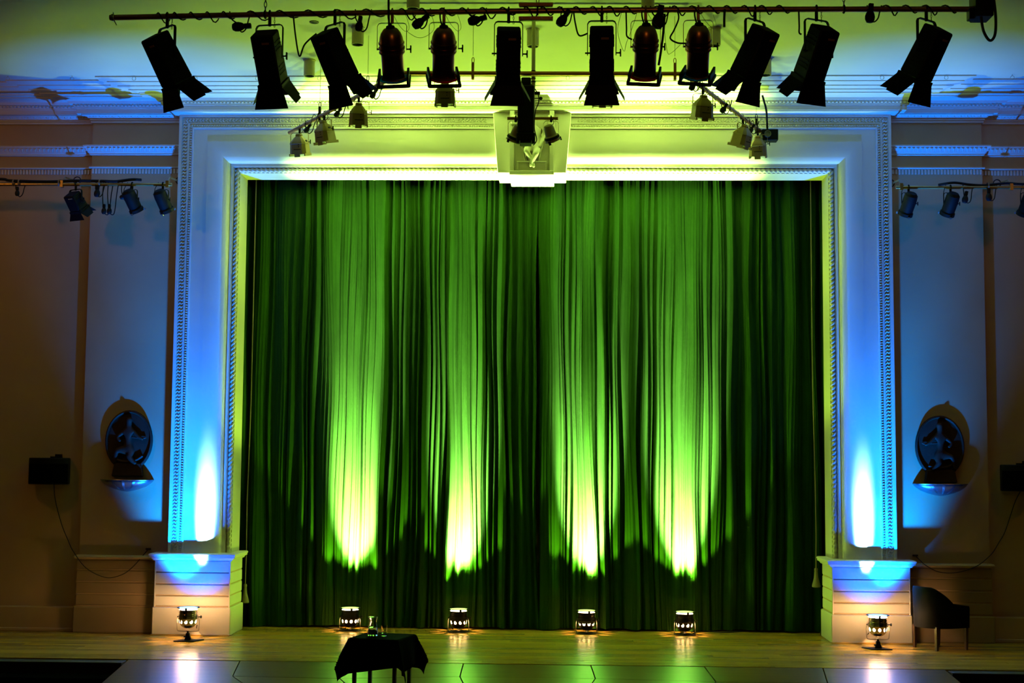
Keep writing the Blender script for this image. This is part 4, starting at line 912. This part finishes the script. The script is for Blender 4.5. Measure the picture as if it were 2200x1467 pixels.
def speaker(px0, px1, py0, py1, label, cab_pts, clab, sx):
    Y = -.05; a, b = at(px0, py0, Y=Y), at(px1, py1, Y=Y); cx = (a.x + b.x) / 2; hw = (b.x - a.x) / 2; zt, zb2 = a.z, b.z
    t = thing('wall_speaker', label, 'speaker', (cx, YR, (zt + zb2) / 2), 0, 'black speakers on the side walls'); h = (zt - zb2) / 2
    n = 10; top, bot = [], []
    poly = [(-hw * .9, -.02), (-hw, -.16)] + [(-hw + 2 * hw * k / n, -.16 - .13 * math.sin(PI * k / n)) for k in range(1, n)] + [(hw, -.16), (hw * .9, -.02)]
    MB().prism(poly, -h, h).build('cabinet', BLACK, t, bevel=.01)
    MB().prism([(x * .96, y - .008) for x, y in poly[1:-1]] , -h * .9, h * .55).build('grille', BLACKM, t)
    MB().box(.06, .14, -.1, -.04, h, h + .05).box(-.02, .14, -.06, -.03, h, h + .02).box(.08, .12, -.08, 0, h + .02, h + .04).build('bracket', BLACK, t)
    cable('speaker_cable', cab_pts, .0055, clab)
yw = YS - .03
speaker(54, 140, 983, 1041, 'black speaker box on the far left wall', [at(116, 1040, Y=YR - .06), at(119, 1075, Y=YR - .02), at(132, 1125, Y=YR - .06), at(146, 1160, Y=.08), at(158, 1185, Y=-.02), at(185, 1220, Y=-.03), at(225, 1240, Y=-.03), at(258, 1236, Y=-.02), at(285, 1218, Y=-.02), at(318, 1180, Y=yw)], 'black cable sagging from the left wall speaker to the skirting', -1)
speaker(2157, 2243, 998, 1056, 'black speaker box at the right picture edge', [at(2192, 1056, Y=YR - .06), at(2180, 1080, Y=YR - .02), at(2160, 1140, Y=YR - .06), at(2145, 1167, Y=.08), at(2130, 1190, Y=-.02), at(2100, 1215, Y=-.03), at(2060, 1229, Y=-.03), at(2020, 1229, Y=-.02), at(1990, 1215, Y=-.02), at(1968, 1195, Y=yw)], 'black cable sagging from the right wall speaker to the skirting', 1)
for px, py, lb in ((319, 1179, 'small outlet plate where the left speaker cable ends'), (1966, 1193, 'small outlet plate where the right speaker cable ends')):
    p = at(px, py, Y=YS); o = MB().box(-.035, .035, -.02, .0, -.012, .012).build('outlet_plate', WOODD, None, T(p.x, YS, p.z), bevel=.003); tag(o, lb, 'outlet', 'cable outlets')
# ================================================================== TUB CHAIR
p = at(2016, 1392, Z=0)
ch = thing('tub_chair', 'dark tub armchair against the boarded wall right of the stage', 'chair', (p.x, -.52, 0), math.radians(-62))
# local: chair faces +Y; back at -Y
n = 22; mb = MB(); vs = []
def tubpt(k, r, zz):
    a = PI + PI * k / n          # from left arm round the back to right arm
    x, y = .29 * r * math.cos(a), -.02 + .30 * r * math.sin(a); return (x, y, zz)
prof_pts = []
for k in range(-5, n + 6):
    if k < 0: x, y = -1, -k * .05; a = None
    kk = min(max(k, 0), n); t_ = abs(kk - n / 2) / (n / 2); ext = (-k if k < 0 else (k - n if k > n else 0)) * .052
    ztop = .79 - .20 * max(0, (t_ - .35) / .65) ** 1.5 - ext * .15
    for r, z in ((1.0, .28), (1.03, ztop - .03), (1.0, ztop), (.88, ztop), (.83, ztop - .03), (.8, .44), (.8, .28)):
        q = tubpt(kk, r, z); vs.append((q[0], q[1] + ext, q[2]))
M_ = 7; N_ = n + 11
fs = [(i * M_ + j, i * M_ + (j + 1) % M_, (i + 1) * M_ + (j + 1) % M_, (i + 1) * M_ + j) for i in range(N_ - 1) for j in range(M_)] + [tuple(range(M_)), tuple((N_ - 1) * M_ + j for j in range(M_))]
mb.add(vs, fs).build('backrest', LEATHER, ch, ang=50)
MB().prism([(-.24, -.2)] + [(.24 * math.cos(PI + PI * k / 12), -.02 + .25 * math.sin(PI + PI * k / 12)) for k in range(13)] + [(.24, .29), (-.24, .29)], .28, .44).build('seat', LEATHER, ch, bevel=.02, seg=2)
for x, y in ((-.25, .22), (.25, .22), (-.2, -.22), (.2, -.22)):
    MB().add([(x - .022, y - .022, .3), (x + .022, y - .022, .3), (x + .022, y + .022, .3), (x - .022, y + .022, .3), (x - .015, y - .015, 0), (x + .015, y - .015, 0), (x + .015, y + .015, 0), (x - .015, y + .015, 0)],
             [(0, 1, 2, 3), (7, 6, 5, 4), (0, 4, 5, 1), (1, 5, 6, 2), (2, 6, 7, 3), (3, 7, 4, 0)]).build('leg', WOODD, ch)
# ================================================================== TABLE
TH = .60; tc_ = at(822, 1367, Z=TH); TC = Vector((tc_.x, tc_.y - .0, 0)); TR = math.radians(-14)
tb = thing('side_table', 'small wooden side table under a black cloth at the stage front', 'table', TC, TR)
hw = .25
MB().box(-hw, hw, -hw, hw, TH - .03, TH - .004).build('tabletop', WOODD, tb, bevel=.004)
for x in (-.21, .21):
    for y in (-.21, .21): MB().box(x - .018, x + .018, y - .018, y + .018, 0, TH - .03).build('leg', WOODD, tb, bevel=.004)
MB().box(-.2, .2, -.215, -.2, TH - .09, TH - .03).box(-.2, .2, .2, .215, TH - .09, TH - .03).box(-.215, -.2, -.2, .2, TH - .09, TH - .03).box(.2, .215, -.2, .2, TH - .09, TH - .03).build('apron', WOODD, tb)
# cloth: a square laid slightly askew, corners falling in folds
N = 90; vs = []; ca = math.radians(9); half = .55
for i in range(N + 1):
    for j in range(N + 1):
        u, v = (i / N * 2 - 1) * half, (j / N * 2 - 1) * half
        x, y = u * math.cos(ca) - v * math.sin(ca), u * math.sin(ca) + v * math.cos(ca)
        cx, cy = max(-hw, min(hw, x)), max(-hw, min(hw, y)); ox, oy = x - cx, y - cy; d = math.hypot(ox, oy)
        z = TH + .002
        if d > 1e-6:
            dx, dy = ox / d, oy / d; both = min(abs(ox), abs(oy)) / max(abs(ox), abs(oy), 1e-6)
            tang = (y if abs(ox) > abs(oy) else x)
            fl_ = .10 + .34 * both + .05 * math.sin(tang * 17 + (1 if abs(ox) > abs(oy) else 2))
            out = .012 + d * fl_ * (1 if d < .2 else 1)
            x, y = cx + dx * out, cy + dy * out; z = TH + .002 - d * math.sqrt(max(0, 1 - fl_ * fl_)) + .006 * min(1, d / .05)
        vs.append((x, y, z))
cl = MB().add(vs, [(i * (N + 1) + j, (i + 1) * (N + 1) + j, (i + 1) * (N + 1) + j + 1, i * (N + 1) + j + 1) for i in range(N) for j in range(N)]).build('tablecloth', BLACKM, None, T(TC.x, TC.y, 0) @ RZ(TR), ang=180)
sm = cl.modifiers.new('thick', 'SOLIDIFY'); sm.thickness = .003; sm.offset = 1
tag(cl, 'black cloth draped over the small table at the stage front', 'tablecloth')
g = at(801, 1367, Z=TH + .006)
cf = thing('water_carafe', 'glass water carafe on the black cloth', 'carafe', g)
def vessel(outer, th):
    inner = [(max(.001, r - th), z + (th if i == 0 else 0)) for i, (r, z) in enumerate(outer)]
    return [(.001, outer[0][1])] + outer + inner[::-1] + [(.001, outer[0][1] + th)]
co_ = [(.05, 0), (.056, .008), (.053, .03), (.046, .09), (.037, .135), (.036, .155), (.044, .175), (.046, .19)]
MB().lathe(vessel(co_, .003), 28, cap=False).build('glass_body', GLASS, cf, ang=60)
MB().lathe([(.001, .004), (.0525, .008), (.0495, .03), (.0425, .09), (.001, .09)], 28, cap=False).build('water', WATER, cf, ang=40)
MB().tube([(.047 * math.cos(a), .047 * math.sin(a), .19) for a in [2 * PI * k / 24 for k in range(24)]], .003, 6, closed=True).build('rim', GLASS, cf)
g = at(825, 1366.5, Z=TH + .006)
gl = thing('drinking_glass', 'drinking glass on the black cloth beside the carafe', 'glass', g)
MB().lathe(vessel([(.026, 0), (.028, .006), (.03, .05), (.031, .105)], .002), 24, cap=False).build('glass_body', GLASS, gl, ang=60)
MB().lathe([(.001, .004), (.0255, .006), (.0265, .03), (.001, .03)], 24, cap=False).build('water', WATER, gl, ang=40)
